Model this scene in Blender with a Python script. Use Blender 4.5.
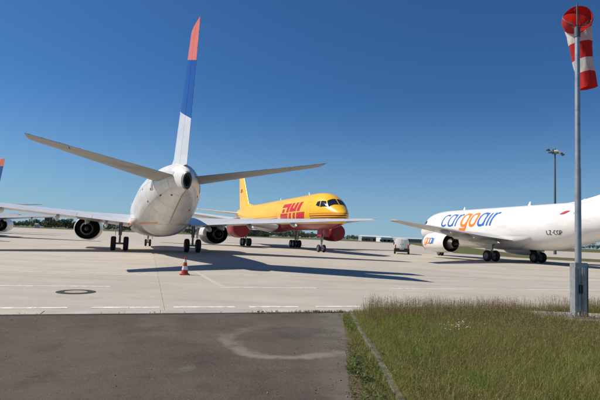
import bpy, bmesh, math, random
import numpy as np
from mathutils import Matrix, Vector
R = math.radians
random.seed(7); rng = np.random.default_rng(7)
scene = bpy.context.scene
for o in list(bpy.data.objects): bpy.data.objects.remove(o)

# ------------------------------------------------------------------ camera
F, PITCH, ROLL, CAMH = 476.03, .0775, .0412, 1.5125       # focal length in 600 px units
cd = bpy.data.cameras.new('camera'); cam = bpy.data.objects.new('camera', cd)
scene.collection.objects.link(cam)
cd.sensor_width = 36; cd.lens = F * 36 / 600; cd.clip_start = .05; cd.clip_end = 12000
cp, sp, cr, sr = math.cos(PITCH), math.sin(PITCH), math.cos(ROLL), math.sin(ROLL)
r0, u0, f0 = Vector((1, 0, 0)), Vector((0, -sp, cp)), Vector((0, cp, sp))
rr, uu = r0 * cr + u0 * sr, u0 * cr - r0 * sr
M = Matrix((rr, uu, -f0)).transposed().to_4x4(); M.translation = (0, 0, CAMH)
cam.matrix_world = M
scene.camera = cam

# ------------------------------------------------------------------ sky, sun, exposure
SUN_EL, SUN_DIR = R(47.2), R(170.3)                       # azimuth of the sun measured from +x towards +y
sunv = Vector((math.cos(SUN_EL) * math.cos(SUN_DIR), math.cos(SUN_EL) * math.sin(SUN_DIR), math.sin(SUN_EL)))
w = bpy.data.worlds.new('World'); scene.world = w; w.use_nodes = True
nt = w.node_tree; bg = nt.nodes['Background']
sky = nt.nodes.new('ShaderNodeTexSky'); sky.sky_type = 'NISHITA'; sky.sun_disc = False
sky.sun_elevation = SUN_EL; sky.sun_rotation = R(90) - SUN_DIR
sky.altitude = 100; sky.air_density = 1.0; sky.dust_density = 0.3; sky.ozone_density = 4.0
tint = nt.nodes.new('ShaderNodeVectorMath'); tint.operation = 'MULTIPLY'; tint.inputs[1].default_value = (.56, 1.06, 1.52)   # deep clear-air blue
nt.links.new(sky.outputs[0], tint.inputs[0])
wtc = nt.nodes.new('ShaderNodeTexCoord'); wsp = nt.nodes.new('ShaderNodeSeparateXYZ'); nt.links.new(wtc.outputs['Generated'], wsp.inputs[0])
wmr = nt.nodes.new('ShaderNodeMapRange'); wmr.inputs[1].default_value = 0; wmr.inputs[2].default_value = .30; wmr.inputs[3].default_value = 1; wmr.inputs[4].default_value = 0
nt.links.new(wsp.outputs[2], wmr.inputs[0])
wpw = nt.nodes.new('ShaderNodeMath'); wpw.operation = 'POWER'; nt.links.new(wmr.outputs[0], wpw.inputs[0]); wpw.inputs[1].default_value = 2.0
wml = nt.nodes.new('ShaderNodeMath'); wml.operation = 'MULTIPLY'; nt.links.new(wpw.outputs[0], wml.inputs[0]); wml.inputs[1].default_value = .8
wmx = nt.nodes.new('ShaderNodeMix'); wmx.data_type = 'RGBA'; nt.links.new(wml.outputs[0], wmx.inputs[0]); nt.links.new(tint.outputs[0], wmx.inputs[6]); wmx.inputs[7].default_value = (6.3, 9.6, 12.2, 1)   # pale summer haze low all round the horizon
nt.links.new(wmx.outputs[2], bg.inputs[0]); bg.inputs[1].default_value = .05
sl = bpy.data.lights.new('sun', 'SUN'); so = bpy.data.objects.new('sun', sl); scene.collection.objects.link(so)
sl.energy = 5.0; sl.angle = R(.53); sl.color = (1, .92, .80)
so.rotation_euler = sunv.to_track_quat('Z', 'Y').to_euler(); so.location = (-60, 20, 60)
scene.view_settings.view_transform = 'Standard'; scene.view_settings.look = 'None'
scene.view_settings.exposure = .12; scene.view_settings.gamma = 1; scene.view_settings.use_curve_mapping = False
scene.render.engine = 'CYCLES'

# ------------------------------------------------------------------ helpers
def ray(px, py):
    x, y = px - 300, py - 200
    X, Yd = x * cr + y * sr, -x * sr + y * cr
    u = -Yd
    return np.array([X / F, cp - u / F * sp, sp + u / F * cp])
def gnd(px, py, z=0.):
    d = ray(px, py); t = (z - CAMH) / d[2]; return d * t + np.array([0, 0, CAMH])
def at_y(px, py, Y):
    d = ray(px, py); return d * (Y / d[1]) + np.array([0, 0, CAMH])

def mk(name, v, f, mat=None, parent=None, smooth=False, mi=None, kind=None, angle=None):
    me = bpy.data.meshes.new(name)
    me.from_pydata([tuple(map(float, p)) for p in v], [], [tuple(map(int, q)) for q in f])
    for m in (mat if isinstance(mat, (list, tuple)) else [mat]):
        if m: me.materials.append(m)
    if mi is not None: me.polygons.foreach_set('material_index', mi)
    me.update()
    bm = bmesh.new(); bm.from_mesh(me)
    bmesh.ops.recalc_face_normals(bm, faces=bm.faces); bm.to_mesh(me); bm.free()
    if smooth:
        me.polygons.foreach_set('use_smooth', [True] * len(me.polygons))
        me.set_sharp_from_angle(angle=R(angle or 40))
    o = bpy.data.objects.new(name, me); scene.collection.objects.link(o)
    if parent: o.parent = parent
    if kind: o['kind'] = kind
    return o
def raw(name, v, f_arr, mat, parent=None, kind=None):      # fast path: f_arr (n,k) index array
    me = bpy.data.meshes.new(name); v = np.asarray(v, np.float32); f_arr = np.asarray(f_arr, np.int32)
    n, k = f_arr.shape
    me.vertices.add(len(v)); me.vertices.foreach_set('co', v.ravel())
    me.loops.add(n * k); me.loops.foreach_set('vertex_index', f_arr.ravel())
    me.polygons.add(n); me.polygons.foreach_set('loop_start', np.arange(n, dtype=np.int32) * k)
    me.update(calc_edges=True); me.validate()
    if mat: me.materials.append(mat)
    o = bpy.data.objects.new(name, me); scene.collection.objects.link(o)
    if parent: o.parent = parent
    if kind: o['kind'] = kind
    return o
def thing(name, label, cat, loc=(0, 0, 0), rz=0, group=None):
    o = bpy.data.objects.new(name, None); scene.collection.objects.link(o)
    o.location = loc; o.rotation_euler = (0, 0, rz); o.empty_display_size = .3
    o['label'] = label; o['category'] = cat
    if group: o['group'] = group
    return o
def tag(o, label, cat, group=None):
    o['label'] = label; o['category'] = cat
    if group: o['group'] = group
    return o
def box(x0, x1, y0, y1, z0, z1):
    v = [(x, y, z) for x in (x0, x1) for y in (y0, y1) for z in (z0, z1)]
    f = [(0, 1, 3, 2), (4, 6, 7, 5), (0, 4, 5, 1), (2, 3, 7, 6), (0, 2, 6, 4), (1, 5, 7, 3)]
    return v, f
def join(*parts):
    V, Fc = [], []
    for v, f in parts:
        n = len(V); V += list(v); Fc += [tuple(i + n for i in q) for q in f]
    return V, Fc
def bevel(o, wd, seg=2):
    m = o.modifiers.new('bevel', 'BEVEL'); m.width = wd; m.segments = seg; m.limit_method = 'ANGLE'
    return o
def tube(p, q, r1, r2=None, n=12, cap=True):
    p, q = Vector(p), Vector(q); r2 = r1 if r2 is None else r2
    d = (q - p).normalized(); a = d.orthogonal().normalized(); b = d.cross(a)
    v = []
    for c, r in ((p, r1), (q, r2)):
        v += [c + (a * math.cos(t) + b * math.sin(t)) * r for t in [2 * math.pi * i / n for i in range(n)]]
    f = [(i, (i + 1) % n, n + (i + 1) % n, n + i) for i in range(n)]
    if cap: f += [tuple(range(n)), tuple(range(n, 2 * n))]
    return v, f
def lathe(prof, n=24, axis='x', sq=1.0):                    # prof: (t, r); open surface of revolution about an axis; sq flattens the lower half
    v, f = [], []
    for t, r in prof:
        for i in range(n):
            a = 2 * math.pi * i / n; y, z = r * math.sin(a), r * math.cos(a)
            if z < 0: z *= sq
            v.append({'x': (t, y, z), 'y': (y, t, z), 'z': (y, z, t)}[axis])
    for k in range(len(prof) - 1):
        for i in range(n):
            j = (i + 1) % n; f.append((k * n + i, k * n + j, (k + 1) * n + j, (k + 1) * n + i))
    return v, f
def shift(vf, d):
    return [tuple(np.add(p, d)) for p in vf[0]], vf[1]

# ------------------------------------------------------------------ materials
def mat(name, col, rough=.5, metal=0., noise=None, bump=None, spec=.5, coat=0., island=None, var=None):
    """noise=(scale, colour2, lo, hi[, stretch]); bump=(scale, strength, dist); island=[(pos,col)..]; var=object random value spread"""
    m = bpy.data.materials.new(name); m.use_nodes = True; t = m.node_tree; b = t.nodes['Principled BSDF']
    b.inputs['Base Color'].default_value = (*col, 1); b.inputs['Roughness'].default_value = rough
    b.inputs['Metallic'].default_value = metal; b.inputs['Specular IOR Level'].default_value = spec
    b.inputs['Coat Weight'].default_value = coat; b.inputs['Coat Roughness'].default_value = .08
    N, L = t.nodes.new, t.links.new
    tc = N('ShaderNodeTexCoord'); out = None
    if noise:
        n = N('ShaderNodeTexNoise'); n.inputs['Scale'].default_value = noise[0]; n.inputs['Detail'].default_value = 6
        n.inputs['Roughness'].default_value = .62
        mp = N('ShaderNodeMapping'); L(tc.outputs['Object'], mp.inputs[0]); L(mp.outputs[0], n.inputs['Vector'])
        if len(noise) > 4: mp.inputs['Scale'].default_value = noise[4]
        rp = N('ShaderNodeMapRange'); rp.inputs[1].default_value = noise[2]; rp.inputs[2].default_value = noise[3]
        L(n.outputs[0], rp.inputs[0])
        mx = N('ShaderNodeMix'); mx.data_type = 'RGBA'; mx.inputs[6].default_value = (*col, 1); mx.inputs[7].default_value = (*noise[1], 1)
        L(rp.outputs[0], mx.inputs[0]); out = mx.outputs[2]
    if island:
        g = N('ShaderNodeNewGeometry'); cr_ = N('ShaderNodeValToRGB'); el = cr_.color_ramp.elements
        while len(el) < len(island): el.new(.5)
        for e, (p, c) in zip(el, island): e.position = p; e.color = (*c, 1)
        L(g.outputs['Random Per Island'], cr_.inputs[0]); out = cr_.outputs[0]
    if var:
        oi = N('ShaderNodeObjectInfo'); rp = N('ShaderNodeMapRange'); rp.inputs[3].default_value = 1 - var; rp.inputs[4].default_value = 1 + var
        L(oi.outputs['Random'], rp.inputs[0])
        mu = N('ShaderNodeVectorMath'); mu.operation = 'SCALE'; L(rp.outputs[0], mu.inputs['Scale'])
        if out: L(out, mu.inputs[0])
        else: mu.inputs[0].default_value = col
        out = mu.outputs[0]
    if out: L(out, b.inputs['Base Color'])
    if bump:
        n = N('ShaderNodeTexNoise'); n.inputs['Scale'].default_value = bump[0]; n.inputs['Detail'].default_value = 5
        L(tc.outputs['Object'], n.inputs['Vector'])
        bp = N('ShaderNodeBump'); bp.inputs['Strength'].default_value = bump[1]; bp.inputs['Distance'].default_value = bump[2]
        L(n.outputs[0], bp.inputs['Height']); L(bp.outputs[0], b.inputs['Normal'])
    return m
WHITE = mat('white_paint', (.80, .79, .77), .32, noise=(.9, (.62, .60, .56), .52, .78, (.35, 1, 1)), coat=.25)
WHITE_OLD = mat('white_paint_grimy', (.74, .725, .69), .38, noise=(1.4, (.46, .435, .39), .48, .85, (.3, 1.3, .8)), coat=.2)
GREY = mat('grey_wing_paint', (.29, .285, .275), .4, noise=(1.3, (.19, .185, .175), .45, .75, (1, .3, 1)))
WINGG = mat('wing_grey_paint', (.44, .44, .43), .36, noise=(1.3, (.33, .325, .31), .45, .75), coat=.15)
LGREY = mat('light_grey_paint', (.68, .68, .66), .3, noise=(1.3, (.54, .53, .50), .5, .8), coat=.2)
YELLOW = mat('yellow_paint', (.97, .55, .008), .3, noise=(.8, (.85, .43, .01), .5, .8), coat=.2)
RED = mat('red_paint', (.36, .010, .018), .35, coat=.3)
DKRED = mat('red_cover_fabric', (.22, .016, .02), .75)
ORANGE = mat('orange_paint', (.88, .22, .05), .35, coat=.3)
LETORANGE = mat('orange_lettering', (.88, .23, .02), .35)
BLUE = mat('blue_paint', (.022, .085, .40), .35, coat=.3)
LETBLUE = mat('blue_lettering', (.03, .14, .52), .35)
GLASS = mat('dark_glass', (.012, .014, .018), .06, spec=.8)
RUBBER = mat('tyre_rubber', (.018, .018, .018), .8)
HUB = mat('wheel_hub', (.16, .16, .16), .4, .5)
STEEL = mat('gear_steel', (.30, .30, .31), .4, .6)
ALU = mat('bare_aluminium', (.62, .62, .62), .28, .9)
TITAN = mat('heat_stained_metal', (.17, .155, .14), .42, .8, noise=(3, (.08, .072, .065), .4, .7))
BLACK = mat('black_duct', (.012, .012, .013), .6)
DARK = mat('dark_panel', (.05, .05, .05), .6)
SEAM = mat('panel_seam', (.53, .515, .49), .6)
GALV = mat('galvanised_steel', (.42, .44, .46), .42, .55, noise=(7, (.30, .32, .34), .4, .7))
MASTG = mat('dark_mast_paint', (.10, .11, .12), .5, .3)
CONC = mat('footing_concrete', (.36, .34, .30), .9, noise=(5, (.22, .20, .17), .4, .75), bump=(60, .4, .01))
PLAST = mat('black_plastic', (.025, .025, .027), .55)
VWHITE = mat('van_white_paint', (.78, .78, .77), .25, coat=.5)
LAMPRED = mat('lamp_red_lens', (.5, .02, .02), .2)
PLATE = mat('plate_white', (.7, .7, .66), .5)

# ------------------------------------------------------------------ the setting: ground, apron, asphalt
ANG = R(17.4); E1 = np.array([math.cos(ANG), math.sin(ANG)]); E2 = np.array([-math.sin(ANG), math.cos(ANG)]); O0 = np.array([0., 9.72])
def ap(a, b, z=0.):                                        # apron frame: a along its edge, b into the apron
    p = O0 + a * E1 + b * E2; return (p[0], p[1], z)
def to_ap(x, y):
    d = np.array([x, y]) - O0; return d @ E1, d @ E2

def surface(name, base, c2, sc, rough, fine, bump, extra=None, var=0, spk=.28):
    m = bpy.data.materials.new(name); m.use_nodes = True; t = m.node_tree; b = t.nodes['Principled BSDF']
    N, L = t.nodes.new, t.links.new
    b.inputs['Roughness'].default_value = rough; b.inputs['Specular IOR Level'].default_value = .25
    g = N('ShaderNodeNewGeometry')
    def noise(scale, detail=6, r=.6, vec=None):
        n = N('ShaderNodeTexNoise'); n.inputs['Scale'].default_value = scale; n.inputs['Detail'].default_value = detail; n.inputs['Roughness'].default_value = r
        L(vec or g.outputs['Position'], n.inputs['Vector']); return n.outputs[0]
    def rng_(x, a, b_, c=0, d=1, smooth=False):
        r = N('ShaderNodeMapRange'); r.inputs[1].default_value = a; r.inputs[2].default_value = b_; r.inputs[3].default_value = c; r.inputs[4].default_value = d
        if smooth: r.interpolation_type = 'SMOOTHSTEP'
        L(x, r.inputs[0]); return r.outputs[0]
    def mix(fac, a, c):
        x = N('ShaderNodeMix'); x.data_type = 'RGBA'
        for s, val in ((6, a), (7, c)):
            if isinstance(val, tuple): x.inputs[s].default_value = (*val, 1)
            else: L(val, x.inputs[s])
        if isinstance(fac, float): x.inputs[0].default_value = fac
        else: L(fac, x.inputs[0])
        return x.outputs[2]
    def math_(op, a, b_=None):
        x = N('ShaderNodeMath'); x.operation = op
        for i, val in enumerate((a, b_)):
            if val is None: continue
            if isinstance(val, (int, float)): x.inputs[i].default_value = val
            else: L(val, x.inputs[i])
        return x.outputs[0]
    col = mix(rng_(noise(sc), .35, .68), base, c2)
    spk = rng_(noise(fine, 3), .25, .75, 1 - spk, 1 + spk)
    sv = N('ShaderNodeVectorMath'); sv.operation = 'SCALE'; L(col, sv.inputs[0]); L(spk, sv.inputs['Scale']); col = sv.outputs[0]
    if var:
        oi = N('ShaderNodeObjectInfo'); q = rng_(oi.outputs['Random'], 0, 1, 1 - var, 1 + var)
        sv = N('ShaderNodeVectorMath'); sv.operation = 'SCALE'; L(col, sv.inputs[0]); L(q, sv.inputs['Scale']); col = sv.outputs[0]
    if extra: col = extra(dict(N=N, L=L, g=g, noise=noise, rng=rng_, mix=mix, math=math_), col)
    L(col, b.inputs['Base Color'])
    bp = N('ShaderNodeBump'); bp.inputs['Strength'].default_value = bump[1]; bp.inputs['Distance'].default_value = bump[2]
    L(noise(bump[0], 4), bp.inputs['Height']); L(bp.outputs[0], b.inputs['Normal'])
    return m
def streaks(k, col):                                       # tyre and oil marks running along the apron, dust
    mp = k['N']('ShaderNodeMapping'); mp.inputs['Rotation'].default_value = (0, 0, -ANG); mp.inputs['Scale'].default_value = (.06, .9, 1)
    k['L'](k['g'].outputs['Position'], mp.inputs[0])
    s = k['rng'](k['noise'](1.0, 5, .6, mp.outputs[0]), .50, .78, 0, .6)
    col = k['mix'](s, col, (.28, .25, .21))
    s2 = k['rng'](k['noise'](.35, 7, .7), .60, .74, 0, .4)
    return k['mix'](s2, col, (.22, .20, .18))
def dusty(k, col):                                         # dried puddle rim, patches and dust drifts on the asphalt
    N, L = k['N'], k['L']
    def ring(cx, cy, rx, ry, rot, r0, wd, amount, c):
        mp = N('ShaderNodeMapping'); mp.vector_type = 'TEXTURE'
        mp.inputs['Location'].default_value = (cx, cy, 0); mp.inputs['Rotation'].default_value = (0, 0, rot); mp.inputs['Scale'].default_value = (rx, ry, 1)
        nz = N('ShaderNodeTexNoise'); nz.inputs['Scale'].default_value = 1.1; nz.inputs['Detail'].default_value = 8; nz.inputs['Roughness'].default_value = .6; L(k['g'].outputs['Position'], nz.inputs['Vector'])
        ad = N('ShaderNodeVectorMath'); ad.operation = 'MULTIPLY_ADD'; L(nz.outputs[1], ad.inputs[0]); ad.inputs[1].default_value = (.9, .9, 0); L(k['g'].outputs['Position'], ad.inputs[2])
        sb = N('ShaderNodeVectorMath'); sb.operation = 'SUBTRACT'; L(ad.outputs[0], sb.inputs[0]); sb.inputs[1].default_value = (.45, .45, 0)
        ml = N('ShaderNodeVectorMath'); ml.operation = 'MULTIPLY'; L(sb.outputs[0], ml.inputs[0]); ml.inputs[1].default_value = (1, 1, 0)
        L(ml.outputs[0], mp.inputs[0])
        ln = N('ShaderNodeVectorMath'); ln.operation = 'LENGTH'; L(mp.outputs[0], ln.inputs[0])
        dd = k['math']('ABSOLUTE', k['math']('SUBTRACT', ln.outputs['Value'], r0))
        a = k['rng'](dd, wd, wd * .15, 0, amount, True)
        return a, c
    nz = k['rng'](k['noise'](2.2, 6, .65), .28, .52)
    # horseshoe of dust: open towards the far side
    a, c = ring(.02, 7.25, .98, 1.12, R(-18), 1.0, .16, .75, (.31, .28, .24))
    sep = N('ShaderNodeSeparateXYZ'); L(k['g'].outputs['Position'], sep.inputs[0])
    south = k['rng'](sep.outputs['Y'], 8.4, 6.4, .12, 1)
    col = k['mix'](k['math']('MULTIPLY', k['math']('MULTIPLY', a, nz), south), col, c)
    a, c = ring(.02, 7.3, .85, 1.0, R(-18), 0.0, .95, .3, (.055, .052, .05)); col = k['mix'](a, col, c)
    a, c = ring(-2.2, 7.9, .45, 1.3, R(25), 0.0, 1.0, .45, (.17, .15, .125)); col = k['mix'](k['math']('MULTIPLY', a, nz), col, c)
    a, c = ring(-1.2, 5.4, .16, .2, 0, 0.0, 1.0, .5, (.2, .185, .165)); col = k['mix'](k['math']('MULTIPLY', a, nz), col, c)
    a, c = ring(-2.62, 4.95, .1, .05, .2, 0.0, 1.1, .9, (.02, .02, .02)); col = k['mix'](a, col, c)
    # dusty verge along the concrete edge and beside the kerb
    d = k['rng'](sep.outputs['X'], .1, .7, 0, .55, True); col = k['mix'](k['math']('MULTIPLY', d, nz), col, (.19, .175, .15))
    big = k['rng'](k['noise'](.55, 5, .6), .42, .66, 0, .6); col = k['mix'](big, col, (.15, .126, .10))
    dk = k['rng'](k['noise'](1.7, 7, .68), .52, .70, 0, .55); col = k['mix'](dk, col, (.058, .047, .038))
    st = k['rng'](k['noise'](42, 2, .5), .66, .74, 0, .4); col = k['mix'](st, col, (.30, .28, .25))     # pale chippings
    return col
SLAB = surface('apron_concrete', (.46, .418, .355), (.40, .362, .308), .5, .85, 45, (25, .15, .004), streaks, var=.05)
APRON = surface('apron_concrete_far', (.46, .418, .355), (.40, .362, .308), .5, .85, 45, (25, .15, .004), streaks)
ASPH = surface('asphalt', (.080, .065, .051), (.112, .092, .073), 1.2, .95, 75, (130, .9, .012), dusty, spk=.55)
EDGE = surface('edge_strip_concrete', (.44, .41, .36), (.36, .33, .28), 2.0, .9, 60, (60, .3, .004), None, var=.09)
FIELD = surface('field_grass', (.075, .085, .022), (.13, .115, .045), .25, 1, 9, (6, .6, .05))
JOINT = mat('joint_sealant', (.20, .18, .155), .9)
PAINT = mat('road_paint_worn', (.78, .75, .69), .75, noise=(6, (.50, .46, .40), .44, .62))
YPAINT = mat('yellow_paint_worn', (.50, .455, .375), .8, noise=(4, (.46, .42, .36), .35, .6))

def sheet(name, pts, m, kind='structure'):
    return mk(name, pts, [tuple(range(len(pts)))], m, kind=kind)
sheet('ground', [(-5000, -300, -.03), (5000, -300, -.03), (5000, 6000, -.03), (-5000, 6000, -.03)], FIELD)
sheet('apron', [ap(-400, .02, -.012), ap(100, .02, -.012), (110, 44, -.012), (35, 56.5, -.012), (29.5, 60, -.012), (24, 73, -.012), (28, 90, -.012), (40, 150, -.012), (75, 330, -.012), (-600, 330, -.012), ap(-640, 100, -.012)], APRON)
sheet('taxiway', [(38, 77, -.012), (47, 72, -.012), (260, 52, -.012), (400, 250, -.012), (72, 200, -.012)], APRON)
apron = bpy.data.objects['apron']
sheet('asphalt_road', [ap(-60, 0, -.008), (1.04, 9.98, -.008), (.99, 6, -.008), (.99, 4, -.008), (.99, -6, -.008), ap(-60, -22, -.008)], ASPH)
P = 7.5; base_a = -2.52
sv_, sf_ = box(-P / 2 + .0045, P / 2 - .0045, -P / 2 + .0045, P / 2 - .0045, -.010, 0)
slabs = None
sealant = mk('joint_sealant', [ap(base_a - 4 * P, .37, -.005), ap(base_a + 6 * P, .37, -.005), ap(base_a + 6 * P, .37 + 8 * P, -.005), ap(base_a - 4 * P, .37 + 8 * P, -.005)], [(0, 1, 2, 3)], JOINT, parent=apron)
for i in range(-4, 6):
    for j in range(8):
        c = ap(base_a + (i + .5) * P, .37 + (j + .5) * P)
        if slabs is None:
            s = mk('concrete_slab', sv_, sf_, SLAB); slabs = s.data
        else:
            s = bpy.data.objects.new('concrete_slab', slabs); scene.collection.objects.link(s)
        s.location = c; s.rotation_euler = (0, 0, ANG); s.parent = apron
ev, ef = box(-.9965, .9965, .008, .355, -.06, .004); est = None
for i in range(-14, 16):
    c = ap(i * 2.0 + .4, 0)
    if est is None:
        s = mk('edge_stone', ev, ef, EDGE); est = s.data; bevel(s, .008, 1)
    else:
        s = bpy.data.objects.new('edge_stone', est); scene.collection.objects.link(s); bevel(s, .008, 1)
    s.location = c; s.rotation_euler = (0, 0, ANG + rng.normal() * .0008); s.parent = apron; s.location.z += rng.normal() * .0015
# painted lines, each a sheet 4 mm above the concrete
marks = thing_marks = []
def stripe(a0, a1, b, wd, m, nm):
    n = max(2, int(abs(a1 - a0) / .25)); v = []; f = []
    for i in range(n + 1):
        a = a0 + (a1 - a0) * i / n
        j1, j2 = rng.normal() * .006, rng.normal() * .006
        v += [ap(a, b - wd / 2 + j1, .004), ap(a, b + wd / 2 + j2, .004)]
        if i: f.append((2 * i - 2, 2 * i - 1, 2 * i + 1, 2 * i))
    o = mk(nm, v, f, m, parent=apron); return o
for x0, x1, y in ((-40, 30, 309.7), (31, 66, 309.4), (90, 128, 309), (129, 160, 308.8), (174, 236, 308.2), (250, 300, 307.6), (316, 362, 306.8), (376, 430, 306)):
    a0 = to_ap(*gnd(x0, y)[:2])[0]; a1 = to_ap(*gnd(x1, y)[:2])[0]
    stripe(a0, a1, .72, .14, PAINT, 'edge_line_dash')
for x0, x1, y in ((-60, 110, 287), (220, 315, 287.5), (393, 470, 289), (535, 640, 291)):
    a0 = to_ap(*gnd(x0, y)[:2])[0]; a1 = to_ap(*gnd(x1, y)[:2])[0]
    stripe(a0, a1, 4.35, .14, PAINT, 'lane_line_dash')
for a0, a1 in ((-40, -21), (-20.6, -8.5), (-7.6, 3.4), (4.2, 11), (11.8, 20), (21, 40)):
    stripe(a0, a1, 8.6, .11, PAINT, 'guide_line')
p, q = gnd(196, 272), gnd(222, 287); d = (q - p)[:2]; d /= np.linalg.norm(d); nn = np.array([-d[1], d[0]]) * .09
mk('faded_lead_line', [(*(p[:2] + nn), .0045), (*(p[:2] - nn), .0045), (*(q[:2] - nn), .0045), (*(q[:2] + nn), .0045)], [(0, 1, 2, 3)], YPAINT, parent=apron)
# drain cover
mc = gnd(76, 292)
mh = thing('drain_cover', 'round dark iron drain cover with pale concrete lid set in the apron', 'drain cover', (mc[0], mc[1], .001), ANG)
IRON = mat('cast_iron', (.018, .016, .014), .85, noise=(12, (.04, .034, .028), .45, .7))
mk('frame_ring', *lathe([(.002, .25), (.010, .26), (.010, .41), (.002, .44)], 28, 'z'), IRON, mh)
mk('lid', *[x for x in (lambda v, f: (v, f + [tuple(range(28))]))(*lathe([(.008, .25), (.003, .254)], 28, 'z'))], CONC, mh)

# ------------------------------------------------------------------ aircraft builder
def pchip(xs, ys):
    xs, ys = np.array(xs, float), np.array(ys, float); h = np.diff(xs); dl = np.diff(ys) / h; m = np.zeros(len(xs))
    for i in range(1, len(xs) - 1):
        if dl[i - 1] * dl[i] > 0:
            w1, w2 = 2 * h[i] + h[i - 1], h[i] + 2 * h[i - 1]; m[i] = (w1 + w2) / (w1 / dl[i - 1] + w2 / dl[i])
    m[0] = dl[0]; m[-1] = dl[-1]
    def fn(x):
        i = min(max(int(np.searchsorted(xs, x) - 1), 0), len(h) - 1); t = (x - xs[i]) / h[i]
        return ((2 * t**3 - 3 * t**2 + 1) * ys[i] + (t**3 - 2 * t**2 + t) * h[i] * m[i] + (-2 * t**3 + 3 * t**2) * ys[i + 1] + (t**3 - t**2) * h[i] * m[i + 1])
    return fn
class Hull:
    def __init__(s, sec, mg):
        a = np.array(sec); s.mg = mg; q = np.sqrt(a[:, 0] - a[0, 0])      # sqrt spacing keeps the nose round
        s.t, s.b, s.w = pchip(q, a[:, 1]), pchip(q, a[:, 2]), pchip(q, a[:, 3]); s.s0, s.s1 = a[0, 0], a[-1, 0]
    def dims(s, x):
        q = math.sqrt(max(x - s.s0, 0)); return s.t(q), s.b(q), s.w(q)
    def pt(s, x, th, off=0.):                                # th 0 = top, + to the left side
        t, b, w_ = s.dims(x); zc = b + .515 * (t - b)
        c, sn = math.cos(th), math.sin(th); hz = (t - zc) if c > 0 else (zc - b)
        e = 1.0
        y, z = w_ * sn, hz * c
        n = math.hypot(sn / max(w_, .01), c / max(hz, .01))
        return (s.mg - x, y + off * (sn / max(w_, .01)) / n, zc + z + off * (c / max(hz, .01)) / n)
    def th(s, x, z):
        t, b, w_ = s.dims(x); zc = b + .515 * (t - b); hz = (t - zc) if z > zc else (zc - b)
        return math.acos(max(-1, min(1, (z - zc) / hz)))
    def mesh(s, n=56, ns=110):
        v, f = [], []
        q0, q1 = 0.02, math.sqrt(s.s1 - s.s0)
        xs = [s.s0 + (q0 + (q1 - q0) * (i / ns))**2 for i in range(ns + 1)]
        for x in xs: v += [s.pt(x, 2 * math.pi * i / n) for i in range(n)]
        for k in range(ns):
            for i in range(n): f.append((k * n + i, k * n + (i + 1) % n, (k + 1) * n + (i + 1) % n, (k + 1) * n + i))
        f.append(tuple(range(n)))
        return v, f
    def patch(s, corners, nu=8, nv=8, off=.008, side=1):     # corners (s, th) bottom-fwd, bottom-aft, top-aft, top-fwd
        c = np.array(corners); v, f = [], []
        for j in range(nv + 1):
            for i in range(nu + 1):
                a, b = i / nu, j / nv
                p = (1 - b) * ((1 - a) * c[0] + a * c[1]) + b * ((1 - a) * c[3] + a * c[2])
                x, y, z = s.pt(p[0], p[1], off); v.append((x, y * side, z))
        for j in range(nv):
            for i in range(nu): f.append((j * (nu + 1) + i, j * (nu + 1) + i + 1, (j + 1) * (nu + 1) + i + 1, (j + 1) * (nu + 1) + i))
        return v, f
def foil(x):
    x = max(x, 0); return 5 * (.2969 * math.sqrt(x) - .126 * x - .3516 * x**2 + .2843 * x**3 - .1036 * x**4)
def camber(x, c=.018, p=.4):
    return c / p**2 * (2 * p * x - x * x) if x < p else c / (1 - p)**2 * (1 - 2 * p + 2 * p * x - x * x)
def lift_piece(st, l0, l1, a, b, place, camb=1., n=9, inc=R(1.5)):
    """st: stations (l, sLE, z, chord, t/c). A closed piece between span l0..l1 and chord fractions a..b"""
    ls = sorted({l0, l1, *[s[0] for s in st if l0 < s[0] < l1], *[l0 + (l1 - l0) * i / 4 for i in range(1, 4)]})
    A = np.array(st)
    fr = [a + (b - a) * (.5 - .5 * math.cos(math.pi * i / n)) if a < .01 else a + (b - a) * i / n for i in range(n + 1)]
    v, f = [], []; loop = 2 * (n + 1)
    for l in ls:
        le, z, ch, tc = [np.interp(l, A[:, 0], A[:, k]) for k in (1, 2, 3, 4)]
        for sgn, seq in ((1, fr[::-1]), (-1, fr)):
            for x in seq:
                y = (camber(x) * camb + sgn * (foil(x) * tc + .0012)) * ch
                v.append(place(le + x * ch, l, z + y - math.sin(inc) * camb * (x - .3) * ch, y))
    for k in range(len(ls) - 1):
        for i in range(loop): f.append((k * loop + i, k * loop + (i + 1) % loop, (k + 1) * loop + (i + 1) % loop, (k + 1) * loop + i))
    f += [tuple(range(loop)), tuple(range((len(ls) - 1) * loop, len(ls) * loop))]
    return v, f
WH = {}
def wheel(r, wd, parent, loc):
    key = (r, wd)
    prof = [(-wd * .30, r * .10), (-wd * .32, r * .42), (-wd * .36, r * .52), (-wd * .48, r * .62), (-wd * .5, r * .80), (-wd * .42, r * .93), (-wd * .25, r), (wd * .25, r), (wd * .42, r * .93), (wd * .5, r * .80), (wd * .48, r * .62), (wd * .36, r * .52), (wd * .32, r * .42), (wd * .30, r * .10)]
    if key not in WH:
        v, f = lathe(prof, 24, 'y'); n = 24; f = f + [tuple(range(n)), tuple(range(len(v) - n, len(v)))]
        mi = [1 if (q // n < 3 or q // n >= 10) else 0 for q in range(len(f) - 2)] + [1, 1]
        o = mk('wheel', v, f, [RUBBER, HUB], parent, True, mi); WH[key] = o.data
    else:
        o = bpy.data.objects.new('wheel', WH[key]); scene.collection.objects.link(o); o.parent = parent
    o.location = loc; return o
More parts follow.
